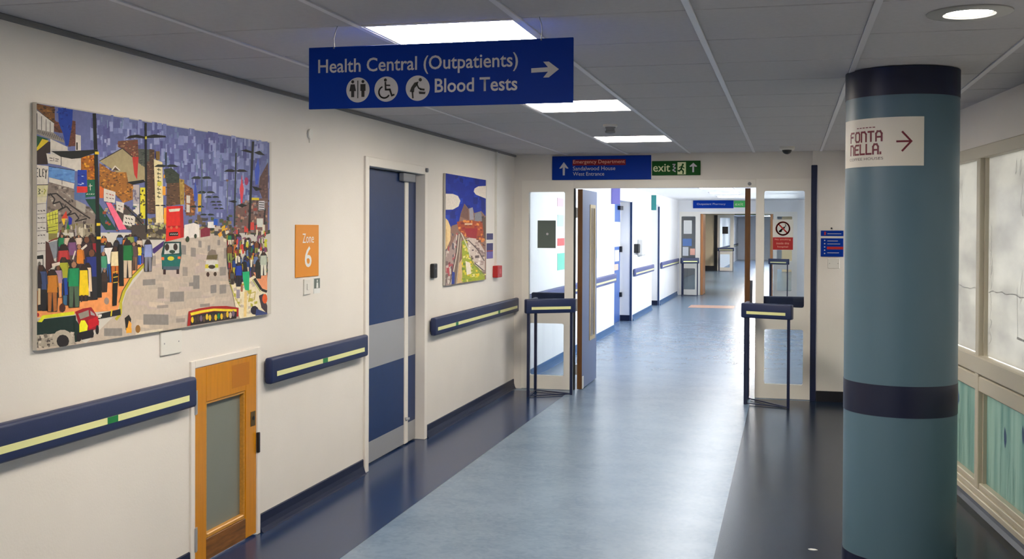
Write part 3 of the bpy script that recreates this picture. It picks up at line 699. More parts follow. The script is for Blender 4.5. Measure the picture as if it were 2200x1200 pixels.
# ---------------------------------------------------------------- paintings
def paint_mat(name):
    m = bpy.data.materials.new(name); m.use_nodes = True; nt = m.node_tree; b = nt.nodes['Principled BSDF']
    a = nt.nodes.new('ShaderNodeAttribute'); a.attribute_name = 'print'
    tc = nt.nodes.new('ShaderNodeTexCoord'); n = nt.nodes.new('ShaderNodeTexNoise'); n.inputs['Scale'].default_value = 55; n.inputs['Detail'].default_value = 4
    nt.links.new(tc.outputs['Object'], n.inputs[0])
    r = nt.nodes.new('ShaderNodeMapRange'); r.inputs['To Min'].default_value = 0.78; r.inputs['To Max'].default_value = 1.2; nt.links.new(n.outputs[0], r.inputs[0])
    x = nt.nodes.new('ShaderNodeMix'); x.data_type = 'RGBA'; x.blend_type = 'MULTIPLY'; x.inputs['Factor'].default_value = 1
    nt.links.new(a.outputs['Color'], x.inputs['A']); nt.links.new(r.outputs[0], x.inputs['B']); nt.links.new(x.outputs['Result'], b.inputs['Base Color'])
    b.inputs['Roughness'].default_value = 0.6; b.inputs['Specular IOR Level'].default_value = 0.3
    return m
m_print = paint_mat('printed_canvas')
def printed(polys, palette, W_, H_, y0, parent):
    """flat print: coloured shapes laid on the canvas face in painting order (units mm)"""
    v = []; f = []; cols = []; boxes = []
    for ci, pts in polys:
        pts = [(min(max(x/1000, 0), W_), min(max(z/1000, 0), H_)) for x, z in pts]
        x0 = min(p[0] for p in pts); x1 = max(p[0] for p in pts); z0 = min(p[1] for p in pts); z1 = max(p[1] for p in pts)
        if x1-x0 < 1e-4 or z1-z0 < 1e-4: continue
        lv = 0
        for (a, c, d, e, l) in boxes:
            if l >= lv and x0 < c and x1 > a and z0 < e and z1 > d: lv = l+1
        boxes.append((x0, x1, z0, z1, lv))
        ar = sum(pts[i][0]*pts[(i+1) % len(pts)][1]-pts[(i+1) % len(pts)][0]*pts[i][1] for i in range(len(pts)))
        if ar < 0: pts = pts[::-1]
        o = len(v); v += [(p[0], y0-0.00004*(lv+1), p[1]) for p in pts]; f.append(list(range(o, o+len(pts)))); cols.append(palette[ci])
    me = bpy.data.meshes.new('print'); me.from_pydata(v, [], f)
    at = me.color_attributes.new('print', 'FLOAT_COLOR', 'CORNER'); k = 0
    for p, c in zip(me.polygons, cols):
        q = lin(c); q = tuple(min(0.86, t*PK) for t in q[:3])+(1,)
        for _ in p.loop_indices: at.data[_].color = q
    me.materials.append(m_print)
    o = bpy.data.objects.new('print', me); COL.objects.link(o); o.parent = parent
    return o
PK = 1.3
# the two pictures, drawn shape by shape; each drawing sheet maps to millimetres on its canvas
PALETTE = []; STREET = []; TOWN = []
SHEET = {
    'A': [1.182930000, -0.000885553, -95.120500000, -0.126271000, -0.794690000, 919.907000000, -0.000291214, -0.000002063],
    '1': [0.578250000, -0.000432885, -46.739500000, -0.061725200, -0.388469000, 909.232000000, -0.000142354, -0.000001009],
    '2': [0.613757000, -0.000459466, 710.318000000, -0.065515400, -0.412322000, 919.941000000, -0.000151095, -0.000001071],
    '3': [0.578926000, -0.000433391, -47.295700000, -0.061797300, -0.388922000, 460.256000000, -0.000142521, -0.000001010],
    '4': [0.639030000, -0.000478385, 710.636000000, -0.068213100, -0.429300000, 485.077000000, -0.000157317, -0.000001115],
    'T': [2.782270000, 0.009747120, -642.614000000, -0.135496000, -0.854716000, 965.375000000, -0.000313211, -0.000002219],
}
def tint(c):
    c = tuple(int(v) for v in c)
    if c not in PALETTE: PALETTE.append(c)
    return PALETTE.index(c)
def poly(sheet, c, pts):
    h = SHEET[sheet]; q = []
    for x, y in pts:
        w = h[6]*x+h[7]*y+1
        m = (round((h[0]*x+h[1]*y+h[2])/w), round((h[3]*x+h[4]*y+h[5])/w))
        if not q or m != q[-1]: q.append(m)
    if len(q) > 2 and q[0] == q[-1]: q.pop()
    if len(q) > 2: (TOWN if sheet == 'T' else STREET).append((tint(c), q))
def line(fr,c,w,pts):
    for a,b in zip(pts,pts[1:]):
        dx,dy=b[0]-a[0],b[1]-a[1]; L=math.hypot(dx,dy)
        if L<1e-6: continue
        nx,ny=-dy/L*w/2,dx/L*w/2
        poly(fr,c,[(a[0]+nx,a[1]+ny),(b[0]+nx,b[1]+ny),(b[0]-nx,b[1]-ny),(a[0]-nx,a[1]-ny)])
def rect(fr,c,x,y,w,h,sk=0): poly(fr,c,[(x,y),(x+w,y+sk),(x+w,y+h+sk),(x,y+h)])
def disc(fr,c,x,y,rx,ry,n=9): poly(fr,c,[(x+rx*math.cos(2*math.pi*i/n),y+ry*math.sin(2*math.pi*i/n)) for i in range(n)])
def inside(p,pts):
    r=False
    for i in range(len(pts)):
        a,b=pts[i],pts[i-1]
        if (a[1]>p[1])!=(b[1]>p[1]) and p[0]<(b[0]-a[0])*(p[1]-a[1])/(b[1]-a[1])+a[0]: r=not r
    return r
RN=random.Random(3)
def speck(fr,pts,cols,n,w,h,rot=True):
    x0=min(p[0] for p in pts);x1=max(p[0] for p in pts);y0=min(p[1] for p in pts);y1=max(p[1] for p in pts)
    k=0;t=0
    while k<n and t<n*20:
        t+=1; x=RN.uniform(x0,x1);y=RN.uniform(y0,y1)
        if not inside((x,y),pts): continue
        k+=1; ww=w*RN.uniform(.5,1.4);hh=h*RN.uniform(.5,1.4);s=RN.uniform(-.4,.4)*hh if rot else 0
        poly(fr,RN.choice(cols),[(x-ww/2,y-hh/2),(x+ww/2,y-hh/2+s),(x+ww/2,y+hh/2+s),(x-ww/2,y+hh/2)])
def person(fr,x,y,h,top,leg,skin=(60,38,28),long=False,w=.30):
    W=h*w
    poly(fr,(34,28,28),[(x-W*.46,y+h*.14),(x-W*.2,y),(x+W*.2,y),(x+W*.48,y+h*.13),(x+W*.56,y+h*.5),(x+W*.46,y+h),(x-W*.42,y+h*1.01),(x-W*.55,y+h*.5)])
    disc(fr,skin,x,y+h*.07,h*.058,h*.075,7)
    if long:
        poly(fr,top,[(x-W*.4,y+h*.15),(x+W*.4,y+h*.15),(x+W*.55,y+h*.85),(x-W*.5,y+h*.86)])
        line(fr,leg,W*.22,[(x-W*.2,y+h*.84),(x-W*.2,y+h)]);line(fr,leg,W*.22,[(x+W*.2,y+h*.84),(x+W*.22,y+h)])
    else:
        poly(fr,top,[(x-W*.42,y+h*.15),(x+W*.42,y+h*.14),(x+W*.48,y+h*.55),(x-W*.46,y+h*.55)])
        line(fr,tuple(int(t*.72) for t in top),W*.16,[(x-W*.42,y+h*.17),(x-W*.5,y+h*.44)]);line(fr,tuple(int(t*.8) for t in top),W*.16,[(x+W*.42,y+h*.17),(x+W*.52,y+h*.42)])
        poly(fr,leg,[(x-W*.4,y+h*.54),(x-W*.02,y+h*.54),(x-W*.1,y+h),(x-W*.38,y+h)])
        poly(fr,leg,[(x+W*.02,y+h*.54),(x+W*.42,y+h*.54),(x+W*.42,y+h*.98),(x+W*.12,y+h)])
BK=(20,22,22);WH=(190,182,172);GR=(122,110,100)
SKIN=[(60,38,28),(100,62,42),(150,105,80),(40,26,22)]
CLOTHES=[(200,150,30),(30,60,120),(150,40,40),(20,110,70),(190,170,150),(110,60,30),(60,50,60),(90,70,120),(210,200,180),(180,100,40),(120,130,60),(40,40,50),(90,110,150),(170,160,40)]
def gable_lamp(fr,x,y,w,c=BK,s=1.0):
    h=w*.11*s
    poly(fr,c,[(x-w,y+h*.6),(x-w*.7,y-h),(x-w*.3,y-h*1.1),(x,y),(x-w*.2,y+h*.9),(x-w*.7,y+h*.7)])
    poly(fr,c,[(x+w,y+h*.7),(x+w*.7,y-h*.9),(x+w*.3,y-h*1.1),(x,y),(x+w*.2,y+h*.9),(x+w*.7,y+h*.8)])
def street():
    # sky
    poly('A',(92,98,142),[(50,40),(1115,220),(1115,620),(50,620)])
    sky=[(330,95),(1107,225),(1107,480),(980,560),(760,520),(640,400),(330,300)]
    speck('A',sky,[(84,88,134),(104,112,156),(122,130,172),(76,78,126),(134,140,178),(96,98,148),(112,120,164)],260,22,52,False)
    speck('A',sky,[(146,150,184),(130,138,178),(86,86,136),(104,120,154)],190,8,26,False)
    # road
    poly('A',(172,158,144),[(300,1120),(455,960),(480,880),(560,780),(650,650),(730,600),(900,590),(960,760),(1110,980),(1110,1000),(50,1150),(50,1000)])
    road=[(480,1060),(500,900),(600,770),(700,640),(900,620),(940,800),(980,980)]
    speck('A',road,[(180,166,152),(164,152,140),(186,170,152),(172,156,148)],60,50,24)
    for x,y,w,h in [(580,842,56,26),(632,888,28,50),(704,905,62,44),(790,840,28,60),(775,850,36,16),(908,792,28,38),(908,872,30,40),(866,872,26,36),(610,1005,112,46),(740,792,22,40),(734,695,20,42),(776,706,22,40),(828,944,44,14),(420,1062,80,34),(922,712,18,46),(970,884,18,36),(846,690,12,26),(806,670,14,30),(890,664,12,24),(602,745,14,46),(640,950,50,14),(720,1010,40,18),(690,740,16,26),(880,730,14,30)]:
        rect('A',RN.choice([(132,124,118),(124,118,114),(140,130,122)]),x-w/2,y-h/2,w,h,RN.uniform(-4,2))
    poly('A',(196,184,164),[(520,1062),(640,1046),(640,1056),(520,1076)])
    # back trees band far away
    band=[(560,520),(760,500),(1107,500),(1107,660),(930,650),(760,600),(560,640)]
    speck('A',[(760,540),(900,560),(1107,480),(1107,640),(930,640),(740,600)],[(50,66,48),(70,80,50),(40,50,44),(90,76,60),(60,60,62),(110,70,60),(130,110,70)],120,18,14)
    # left: brick roof, railings
    p=[(65,50),(245,88),(250,240),(180,185),(60,100)];poly('1',(104,68,32),p);speck('1',p,[(70,44,24),(140,92,36),(90,56,30),(50,36,26)],40,22,10)
    poly('1',(184,178,172),[(60,108),(240,232),(236,322),(60,286)])
    for x in (84,124,166,204): line('1',BK,5,[(x,125+(x-60)*.68),(x,290+(x-60)*.2)])
    line('1',BK,6,[(60,108),(240,232)]); poly('1',(128,120,114),[(60,285),(235,320),(335,392),(335,412),(200,376),(60,332)])
    for i in range(14): x=70+i*19; line('1',(40,38,38),4,[(x,292+i*5),(x+16,322+i*6)])
    poly('1',WH,[(205,378),(365,452),(365,485),(200,470)])
    for p in ([(240,220),(312,228),(322,325),(240,312)],[(388,205),(437,214),(437,445),(366,445)]):
        poly('1',(92,52,40),p);speck('1',p,[(60,36,30),(120,68,50),(80,44,34)],26,18,8)
    poly('1',(14,52,140),[(275,93),(412,108),(406,230),(372,440),(345,440),(322,330),(282,230)])
    speck('1',[(275,93),(412,108),(390,300),(300,280)],[(20,64,150),(10,40,120)],14,30,20)
    poly('1',WH,[(437,335),(486,348),(486,560),(437,560)]);rect('1',(50,44,40),444,410,14,70)
    poly('1',(20,72,42),[(60,345),(192,380),(130,402),(60,470)]);poly('1',(44,32,30),[(60,478),(130,400),(206,405),(206,505),(172,512),(182,612),(60,612)])
    poly('1',(196,170,34),[(130,378),(192,395),(62,486),(58,455)])
    poly('1',(178,172,166),[(205,470),(365,485),(430,500),(430,565),(300,540),(205,520)])
    poly('1',WH,[(300,530),(430,565),(430,662),(305,626)]);poly('1',WH,[(430,555),(487,560),(487,675),(430,672)])
    line('1',BK,5,[(305,530),(305,625)]);line('1',BK,5,[(190,630),(430,668)])
    poly('1',WH,[(168,510),(302,532),(302,622),(184,602)]);line('1',(70,66,64),6,[(196,552),(226,558)]);line('1',(70,66,64),6,[(236,548),(236,582)]);line('1',(70,66,64),6,[(250,560),(282,566)]);line('1',(70,66,64),6,[(200,576),(228,580)]);line('1',(70,66,64),6,[(250,580),(276,582)])
    poly('1',(84,128,182),[(190,634),(430,672),(426,782),(190,728)]);speck('1',[(190,640),(430,676),(426,778),(190,724)],[(96,138,190),(70,112,172)],12,50,14)
    poly('1',WH,[(190,730),(426,790),(421,838),(190,774)]);line('1',BK,4,[(312,760),(312,800)])
    # arcade
    p=[(190,774),(421,838),(424,935),(620,1040),(620,1240),(165,1240),(180,800)];poly('1',(118,106,98),p);speck('1',p,[(92,82,76),(146,132,120),(104,90,84),(160,150,138),(70,62,60)],80,24,16)
    z=[(200,880),(246,930),(228,975),(292,955),(318,1010),(276,1040),(352,1000),(398,1050),(350,1085),(430,1060),(468,1110),(430,1140),(540,1110)]
    line('1',(36,32,32),12,z);line('1',(36,32,32),12,[(180,890),(260,880),(330,940),(420,1010),(520,1080),(570,1110)]);line('1',(130,120,112),10,[(300,860),(420,940),(610,1080)])
    poly('1',(150,142,132),[(440,940),(530,985),(525,1060),(440,1010)])
    # white shop column with writing
    poly('1',WH,[(58,615),(188,628),(182,798),(58,795)])
    line('1',BK,9,[(92,650),(70,650),(70,724),(92,726)]);line('1',BK,8,[(70,688),(88,690)]);line('1',BK,9,[(104,652),(104,724),(122,724)]);line('1',BK,8,[(134,654),(134,724)]);line('1',BK,7,[(134,654),(148,656)]);line('1',BK,7,[(134,690),(146,690)]);line('1',BK,7,[(134,724),(148,724)]);line('1',BK,7,[(154,656),(164,690),(174,658)]);line('1',BK,7,[(164,690),(160,744)])
    poly('1',(184,178,140),[(58,800),(184,800),(172,908),(58,912)])
    line('1',(56,66,50),8,[(78,836),(72,884)]);line('1',(56,66,50),8,[(92,836),(112,846),(96,862),(110,882),(90,886)]);line('1',(56,66,50),7,[(122,862),(134,860)]);line('1',(140,140,40),8,[(146,838),(160,852),(144,888)]);line('1',BK,6,[(58,800),(184,800)])
    poly('1',(188,180,156),[(58,914),(172,912),(166,970),(58,974)])
    poly('A',(182,176,170),[(63,488),(122,484),(122,790),(63,800)])
    for y in (522,553,597,632,668): 
        for k in range(4): line('A',(70,66,66),4,[(72+k*12,y+RN.uniform(-3,3)),(80+k*12,y+RN.uniform(-4,4))])
    for y in (492,537,575,612,702): line('A',(90,84,80),2,[(64,y),(122,y-2)])
    line('3',BK,8,[(76,300),(136,292),(138,400)]);line('3',BK,8,[(78,300),(76,430)]);rect('3',BK,80,296,54,30);disc('3',(90,84,80),104,370,14,22)
    # stained window, leaf, column shapes
    poly('1',(188,186,70),[(168,1066),(272,1026),(276,1230),(190,1240)])
    for x in (196,224,250): line('1',BK,4,[(x,1050),(x+8,1225)])
    for y in (1080,1120,1165): line('1',BK,4,[(176,y+10),(276,y-14)])
    rect('3',(170,170,60),185,0,85,90);rect('3',(120,112,60),190,90,80,60);
    for y in (30,65): line('3',BK,4,[(185,y+8),(270,y-8)])
    line('3',(110,30,30),10,[(190,165),(285,130),(300,60)])
    for c,q in (((190,60,40),[(305,1110),(350,1040),(362,1110)]),((210,170,30),[(305,1112),(330,1180),(345,1110)]),((20,110,50),[(366,1130),(385,1210),(350,1220)]),((30,40,150),[(372,1085),(405,1110),(400,1165),(370,1170)])): poly('1',c,q)
    rect('3',(150,140,140),428,0,16,190); poly('3',(120,124,132),[(190,175),(290,150),(300,290),(215,340)]);poly('3',(70,40,36),[(160,160),(190,175),(240,345),(280,360),(160,450)])
    rect('3',(128,118,100),445,0,170,160); speck('3',[(300,0),(620,0),(620,170),(300,170)],[(80,70,60),(150,140,120),(60,50,50),(180,170,150),(110,100,60)],50,18,40)
    # blue red green signs
    p=[(488,545),(620,520),(620,760),(545,755),(535,668),(488,662)];poly('1',(150,88,18),p);speck('1',p,[(190,110,20),(110,66,20),(200,140,30),(130,60,20)],44,20,16)
    poly('1',(74,98,140),[(430,760),(456,760),(456,872),(532,882),(532,936),(430,936)])
    rect('1',(22,52,146),455,664,86,150);poly('1',(190,42,40),[(448,816),(546,816),(546,870),(448,872)]);speck('1',[(465,700),(520,700),(520,800),(465,800)],[(160,170,200),(20,40,120),(190,190,200)],9,16,10)
    poly('1',(16,84,62),[(542,755),(628,752),(628,905),(528,918),(528,872),(546,868)]);line('1',WH,6,[(570,790),(574,850)]);line('1',WH,6,[(556,812),(590,808)])
    for k in range(4): line('1',WH,6,[(536+k*20,888),(550+k*20,884)])
    poly('1',(18,62,48),[(525,932),(625,930),(815,1215),(715,1215)])
    # house, trees, chimney
    p=[(655,600),(770,680),(900,676),(962,800),(962,935),(880,965),(800,885),(690,835),(655,905)];poly('1',(142,90,34),p);speck('1',p,[(100,66,34),(176,116,40),(84,58,32),(190,130,50),(120,70,30)],110,18,12)
    poly('1',(192,92,42),[(655,810),(695,832),(690,922),(655,922)])
    p=[(828,398),(1010,385),(1018,562),(960,562),(866,466),(828,452)];poly('1',(100,64,50),p);speck('1',p,[(140,100,70),(80,46,40),(160,130,90),(120,50,44)],50,16,8)
    poly('1',(150,136,102),[(655,582),(866,464),(1072,640),(1076,764),(920,772),(902,684),(812,684),(762,652)])
    line('1',(50,44,40),8,[(655,582),(866,464),(960,545)]);poly('1',WH,[(760,668),(798,622),(850,668)]);poly('1',(70,52,40),[(776,668),(800,636),(836,668)])
    poly('1',(172,44,40),[(958,545),(1016,545),(1012,592),(1002,752),(976,705)])
    p=[(1014,468),(1162,480),(1156,585),(1075,640),(1014,600)];poly('1',(66,72,66),p);speck('1',p,[(44,50,48),(90,94,84)],24,24,7)
    p=[(1075,585),(1160,585),(1170,1065),(1090,1062)];poly('1',(82,56,46),p);speck('1',p,[(56,38,34),(110,80,64),(130,104,84)],60,18,8)
    rect('1',(160,150,150),968,800,58,172);speck('1',[(975,840),(1020,840),(1020,960),(975,960)],[(70,64,90),(110,104,120)],6,26,26)
    rect('1',WH,968,975,56,120);rect('1',(198,188,44),1030,826,46,286);speck('1',[(1034,850),(1070,850),(1070,1100),(1034,1100)],[(90,80,30),(60,60,30)],12,14,16)
    # market signs and awnings
    p=[(690,960),(960,960),(1120,1240),(690,1240)];poly('1',(66,58,54),[(800,985),(900,985),(1065,1130),(1060,1230),(800,1200)]);speck('1',p,[(40,40,40),(90,110,90),(130,60,40),(160,140,100),(60,70,110)],60,24,20)
    poly('1',(216,96,122),[(713,962),(762,968),(905,1210),(832,1215)]);poly('1',WH,[(694,832),(802,866),(796,968),(694,950)]);poly('1',WH,[(805,948),(882,966),(872,1062),(812,1034)]);poly('1',WH,[(880,1074),(985,1090),(975,1190),(868,1164)])
    for a in ((715,878),(745,886),(770,892)): line('1',(150,50,50),7,[a,(a[0]+16,a[1]+8)])
    for a in ((715,915),(745,922),(770,926),(826,990),(848,998),(830,1020)): line('1',(90,60,60),7,[a,(a[0]+16,a[1]+6)])
    for a in ((895,1100),(920,1106),(945,1110),(890,1140),(915,1146),(940,1150)): line('1',BK,8,[a,(a[0]+14,a[1]+14)])
    line('1',BK,8,[(880,985),(1065,1180)])
    poly('A',(60,52,48),[(500,585),(655,585),(655,650),(500,650)]);speck('A',[(570,560),(655,540),(655,650),(570,650)],[(150,150,90),(120,110,90),(180,170,140),(90,80,60),(170,150,40)],60,14,12)
    # mid: cream sign, towers
    p=[(0,335),(52,345),(62,905),(60,1005),(0,1005)];poly('2',(72,52,40),p);speck('2',p,[(50,36,30),(100,72,54),(120,90,60)],40,20,9)
    poly('2',(204,190,146),[(44,440),(132,470),(142,905),(142,1095),(66,1095)]);rect('2',(110,84,40),66,358,40,90)
    for y in range(545,860,40): line('2',(80,80,50),9,[(78,y),(118,y+8)]);line('2',(70,70,44),8,[(84+RN.uniform(-4,14),y-14),(90+RN.uniform(-4,14),y+18)])
    rect('2',(190,180,60),80,672,44,44)
    for q in ((150,600,20,36),(134,720,32,92),(148,940,26,160)): rect('2',(222,146,44),*q)
    p=[(182,640),(312,608),(322,905),(178,925)];poly('2',(84,60,42),p);speck('2',p,[(60,42,34),(110,80,56),(50,40,30)],50,22,9)
    p=[(150,545),(230,528),(312,600),(312,682),(180,690)];poly('2',(46,54,44),p);speck('2',p,[(34,40,34),(66,70,56)],20,24,8)
    poly('2',(150,122,56),[(310,640),(362,652),(362,905),(322,912)]);speck('2',[(316,650),(360,660),(358,900),(322,900)],[(120,90,40),(170,140,70)],14,16,20)
    p=[(362,690),(450,745),(475,935),(470,1020),(380,1020)];poly('2',(118,72,42),p);speck('2',p,[(150,96,50),(84,54,40),(180,120,60),(70,50,40)],46,20,12)
    rect('2',WH,384,812,38,80,4);rect('2',WH,384,906,34,80,4);rect('2',(190,150,40),505,800,40,180)
    poly('2',(52,74,160),[(474,660),(498,800),(492,870),(460,872),(462,790)])
    for x,y,w in ((540,632,110),(590,782,96),(650,830,76),(690,880,62),(702,912,60),(720,948,56),(495,930,80),(600,1012,80)): gable_lamp('2',x,y,w,(34,44,40),1.2)
    line('2',(70,84,90),10,[(545,440),(540,1000)]);line('2',(76,88,96),6,[(600,660),(596,960)])
    line('2',(90,100,110),10,[(808,660),(808,1000)]);disc('2',(110,84,70),806,660,14,12)
    poly('2',(204,64,74),[(956,600),(966,690),(978,745),(960,905),(950,905),(935,745),(948,690)]);disc('2',(150,50,90),1004,668,20,44);poly('2',(56,80,176),[(1126,425),(1142,560),(1122,702),(1096,702),(1088,562)])
    p=[(1228,470),(1228,1000),(1130,745),(1142,625)];poly('2',(84,60,58),p);speck('2',p,[(66,46,46),(104,76,70)],16,20,14)
    p=[(880,930),(1060,850),(1225,840),(1225,1200),(880,1200)];poly('2',(104,78,72),p);speck('2',p,[(140,60,50),(70,54,54),(160,120,100),(60,70,60),(110,70,70),(120,110,110)],90,26,22)
    rect('2',(200,180,40),1048,838,86,24);rect('2',(184,180,184),1130,870,60,96);
    for k in range(4): line('2',BK,8,[(1134,884+k*24),(1186,890+k*24)])
    rect('2',(190,190,180),1110,1050,66,90);rect('2',(190,60,50),1042,1090,40,80)
    line('2',(40,48,50),15,[(896,375),(880,1130)]);gable_lamp('2',893,560,125,BK,1.0);line('2',BK,24,[(1072,258),(1030,1180)]);poly('2',BK,[(945,352),(1000,340),(1065,362),(1065,380),(1010,368)]);poly('2',BK,[(1080,372),(1140,352),(1195,400),(1130,396)])
    poly('2',BK,[(810,872),(880,862),(910,880),(880,892)]);poly('2',BK,[(905,912),(960,900),(1016,915),(960,940)]);poly('2',BK,[(1060,720),(1110,725),(1165,750),(1100,770)]);line('2',BK,12,[(1195,960),(1190,1200)])
    gable_lamp('2',175,510,130,(26,34,30));line('2',(40,50,60),14,[(172,370),(172,520)]);gable_lamp('2',110,918,60,BK)
    # left lamps
    line('1',BK,18,[(1080,232),(1086,1240)]);poly('1',BK,[(888,376),(940,345),(1000,340),(1074,358),(1074,376),(990,366)]);poly('A',BK,[(566,190),(600,183),(650,190),(655,196),(600,199),(566,200)]);poly('1',BK,[(902,775),(1060,752),(1074,775),(960,800)])
    rect('1',(200,180,50),1072,355,18,26)
    poly('1',BK,[(210,490),(400,488),(612,478),(612,508),(480,556),(400,562),(300,542)])
    # bus
    poly('A',(196,32,24),[(655,503),(728,500),(732,640),(652,660)]);poly('A',(160,24,24),[(714,502),(728,500),(732,640),(716,640)]);poly('A',(196,190,170),[(664,516),(716,512),(712,524),(668,528)]);poly('A',(150,20,20),[(660,590),(720,588),(720,596),(660,598)])
    for x,y in ((676,598),(700,596)): disc('A',(180,90,60),x,y,6,7)
    poly('A',(30,28,26),[(666,618),(706,616),(708,634),(666,636)]);
    for k in range(4): line('A',WH,4,[(672+k*9,628),(677+k*9,625)])
    # distant vehicles
    poly('4',(206,198,190),[(345,60),(440,38),(495,60),(492,182),(340,192)]);poly('4',(118,32,50),[(510,105),(560,82),(606,84),(604,168),(510,184)]);rect('4',(208,204,200),582,28,70,62);rect('4',(30,80,170),640,0,40,60);poly('4',(220,150,52),[(680,150),(770,86),(806,100),(700,182)])
    disc('4',(50,60,40),378,200,18,30);disc('4',(44,54,40),455,170,14,24);speck('4',[(690,100),(840,60),(860,280),(800,280)],[(200,160,40),(90,80,60),(120,90,70),(60,60,60),(200,190,170)],34,26,36)
    # teal car under bus
    poly('4',(20,60,58),[(150,225),(318,225),(322,350),(300,500),(130,500),(122,350)]);poly('4',(178,178,172),[(160,245),(300,240),(300,340),(150,350)])
    for x,y in ((178,280),(262,278)): disc('4',(50,40,34),x,y,22,36)
    disc('4',(40,60,50),230,325,30,18);poly('4',(22,92,86),[(124,355),(312,355),(306,470),(132,470)]);rect('4',(70,84,96),140,470,160,36);disc('4',(190,180,50),216,392,34,22);rect('4',(206,104,50),122,378,28,30);rect('4',(206,104,50),284,372,28,24);rect('4',(50,30,28),140,500,26,50);rect('4',(50,30,28),272,498,26,48)
    poly('4',(60,40,96),[(15,310),(150,215),(140,270),(50,345)])
    # taxi
    poly('4',(118,106,96),[(585,330),(620,300),(660,310),(680,390),(570,400)]);poly('4',(96,84,56),[(575,360),(680,355),(672,402),(568,402)]);poly('4',(188,184,176),[(565,412),(682,408),(690,520),(555,520)]);rect('4',(190,172,50),556,450,34,40);rect('4',(180,180,50),656,448,30,36);disc('4',(56,46,30),622,475,36,20);disc('4',(60,34,24),584,550,16,24);disc('4',(56,40,24),656,546,16,22)
    # right crowd
    for i in range(90):
        f=RN.random(); x=RN.uniform(790,1165); y=RN.uniform(120,470)+ (x-790)*.12; h=RN.uniform(110,190)*(0.7+0.4*(y/500))
        person('4',x,y,h,RN.choice(CLOTHES),RN.choice(CLOTHES),RN.choice(SKIN),RN.random()<.3,.34)
    speck('4',[(800,120),(1165,60),(1165,420),(860,420)],[(190,60,50),(180,180,50),(60,40,50),(120,70,90),(90,80,50),(200,190,170),(50,44,50)],60,20,44)
    poly('4',(214,200,170),[(800,620),(900,640),(1040,560),(1165,700),(1165,960),(900,1000),(860,900)]);speck('4',[(820,650),(1030,600),(1080,900),(900,960)],[(180,166,150),(196,180,140),(170,160,60)],30,30,30)
    line('4',(170,160,60),8,[(800,640),(850,780),(900,870)]);line('4',(170,150,60),8,[(1000,740),(1050,720),(1040,800),(980,820),(1000,740)]);line('4',(90,80,70),8,[(790,640),(900,630)])
    poly('4',(216,138,96),[(1030,530),(1168,530),(1168,705),(1118,690)]);line('4',(44,40,36),26,[(1040,590),(1110,700),(1165,720)]);line('4',(150,160,60),8,[(1020,600),(1100,720)])
    person('4',885,430,240,(24,54,146),(40,40,44),(50,34,30),w=.26);poly('4',(26,160,104),[(922,520),(992,518),(988,710),(948,705),(928,600)]);poly('4',(24,22,24),[(935,420),(962,425),(975,520),(925,525)]);poly('4',(212,184,120),[(940,722),(968,720),(962,968),(934,972)]);rect('4',(150,90,60),905,650,20,70)
    person('4',820,520,130,(70,70,70),(60,50,40));person('4',1080,400,190,(30,34,30),(44,44,40));person('4',1130,330,230,(170,176,160),(200,196,180));rect('4',(140,130,140),862,700,34,86)
    disc('4',(38,32,46),1042,905,40,46);poly('4',(60,50,56),[(1085,760),(1130,740),(1168,860),(1168,940),(1110,880)]);disc('4',(206,84,34),1144,790,26,50);poly('4',(52,64,110),[(1060,890),(1168,930),(1168,960),(1050,960)])
    # bottom bus
    poly('4',(150,34,30),[(375,1062),(388,915),(480,888),(620,866),(760,862),(884,880),(884,965),(375,1062)]);poly('4',(220,192,44),[(405,930),(520,905),(640,888),(864,894),(864,918),(640,912),(520,930),(412,958)]);poly('4',(40,34,34),[(412,960),(640,915),(866,920),(862,985),(405,1055)])
    for k in range(15): x=425+k*29; disc('4',RN.choice([(150,140,130),(60,50,44),(206,170,40),(20,110,70),(110,90,110),(190,170,150),(90,70,50)]),x,1000-k*4+RN.uniform(-12,8),14,32,7)
    # left pavement and kerb
    poly('A',(218,136,80),[(64,1000),(64,880),(200,830),(420,800),(470,790),(560,715),(572,750),(505,815),(460,885),(440,965),(240,980)])
    line('3',(168,158,44),26,[(1075,375),(955,500),(885,620),(853,720),(850,832),(806,884)]);line('3',(70,66,40),7,[(1060,372),(940,495),(868,620),(836,725)])
    poly('3',(30,30,32),[(640,835),(850,785),(852,840),(640,880)]);rect('3',(196,186,170),640,838,26,30);line('3',(200,180,40),12,[(770,790),(762,852)]);disc('3',(140,120,110),722,712,24,34)
    # left crowd, back to front
    for i in range(44):
        x=RN.uniform(300,1050); y=RN.uniform(90,240); h=RN.uniform(150,230)*(1.15-0.35*(x/1050)); person('3',x,y,h,RN.choice(CLOTHES),RN.choice(CLOTHES),RN.choice(SKIN),RN.random()<.3,.36)
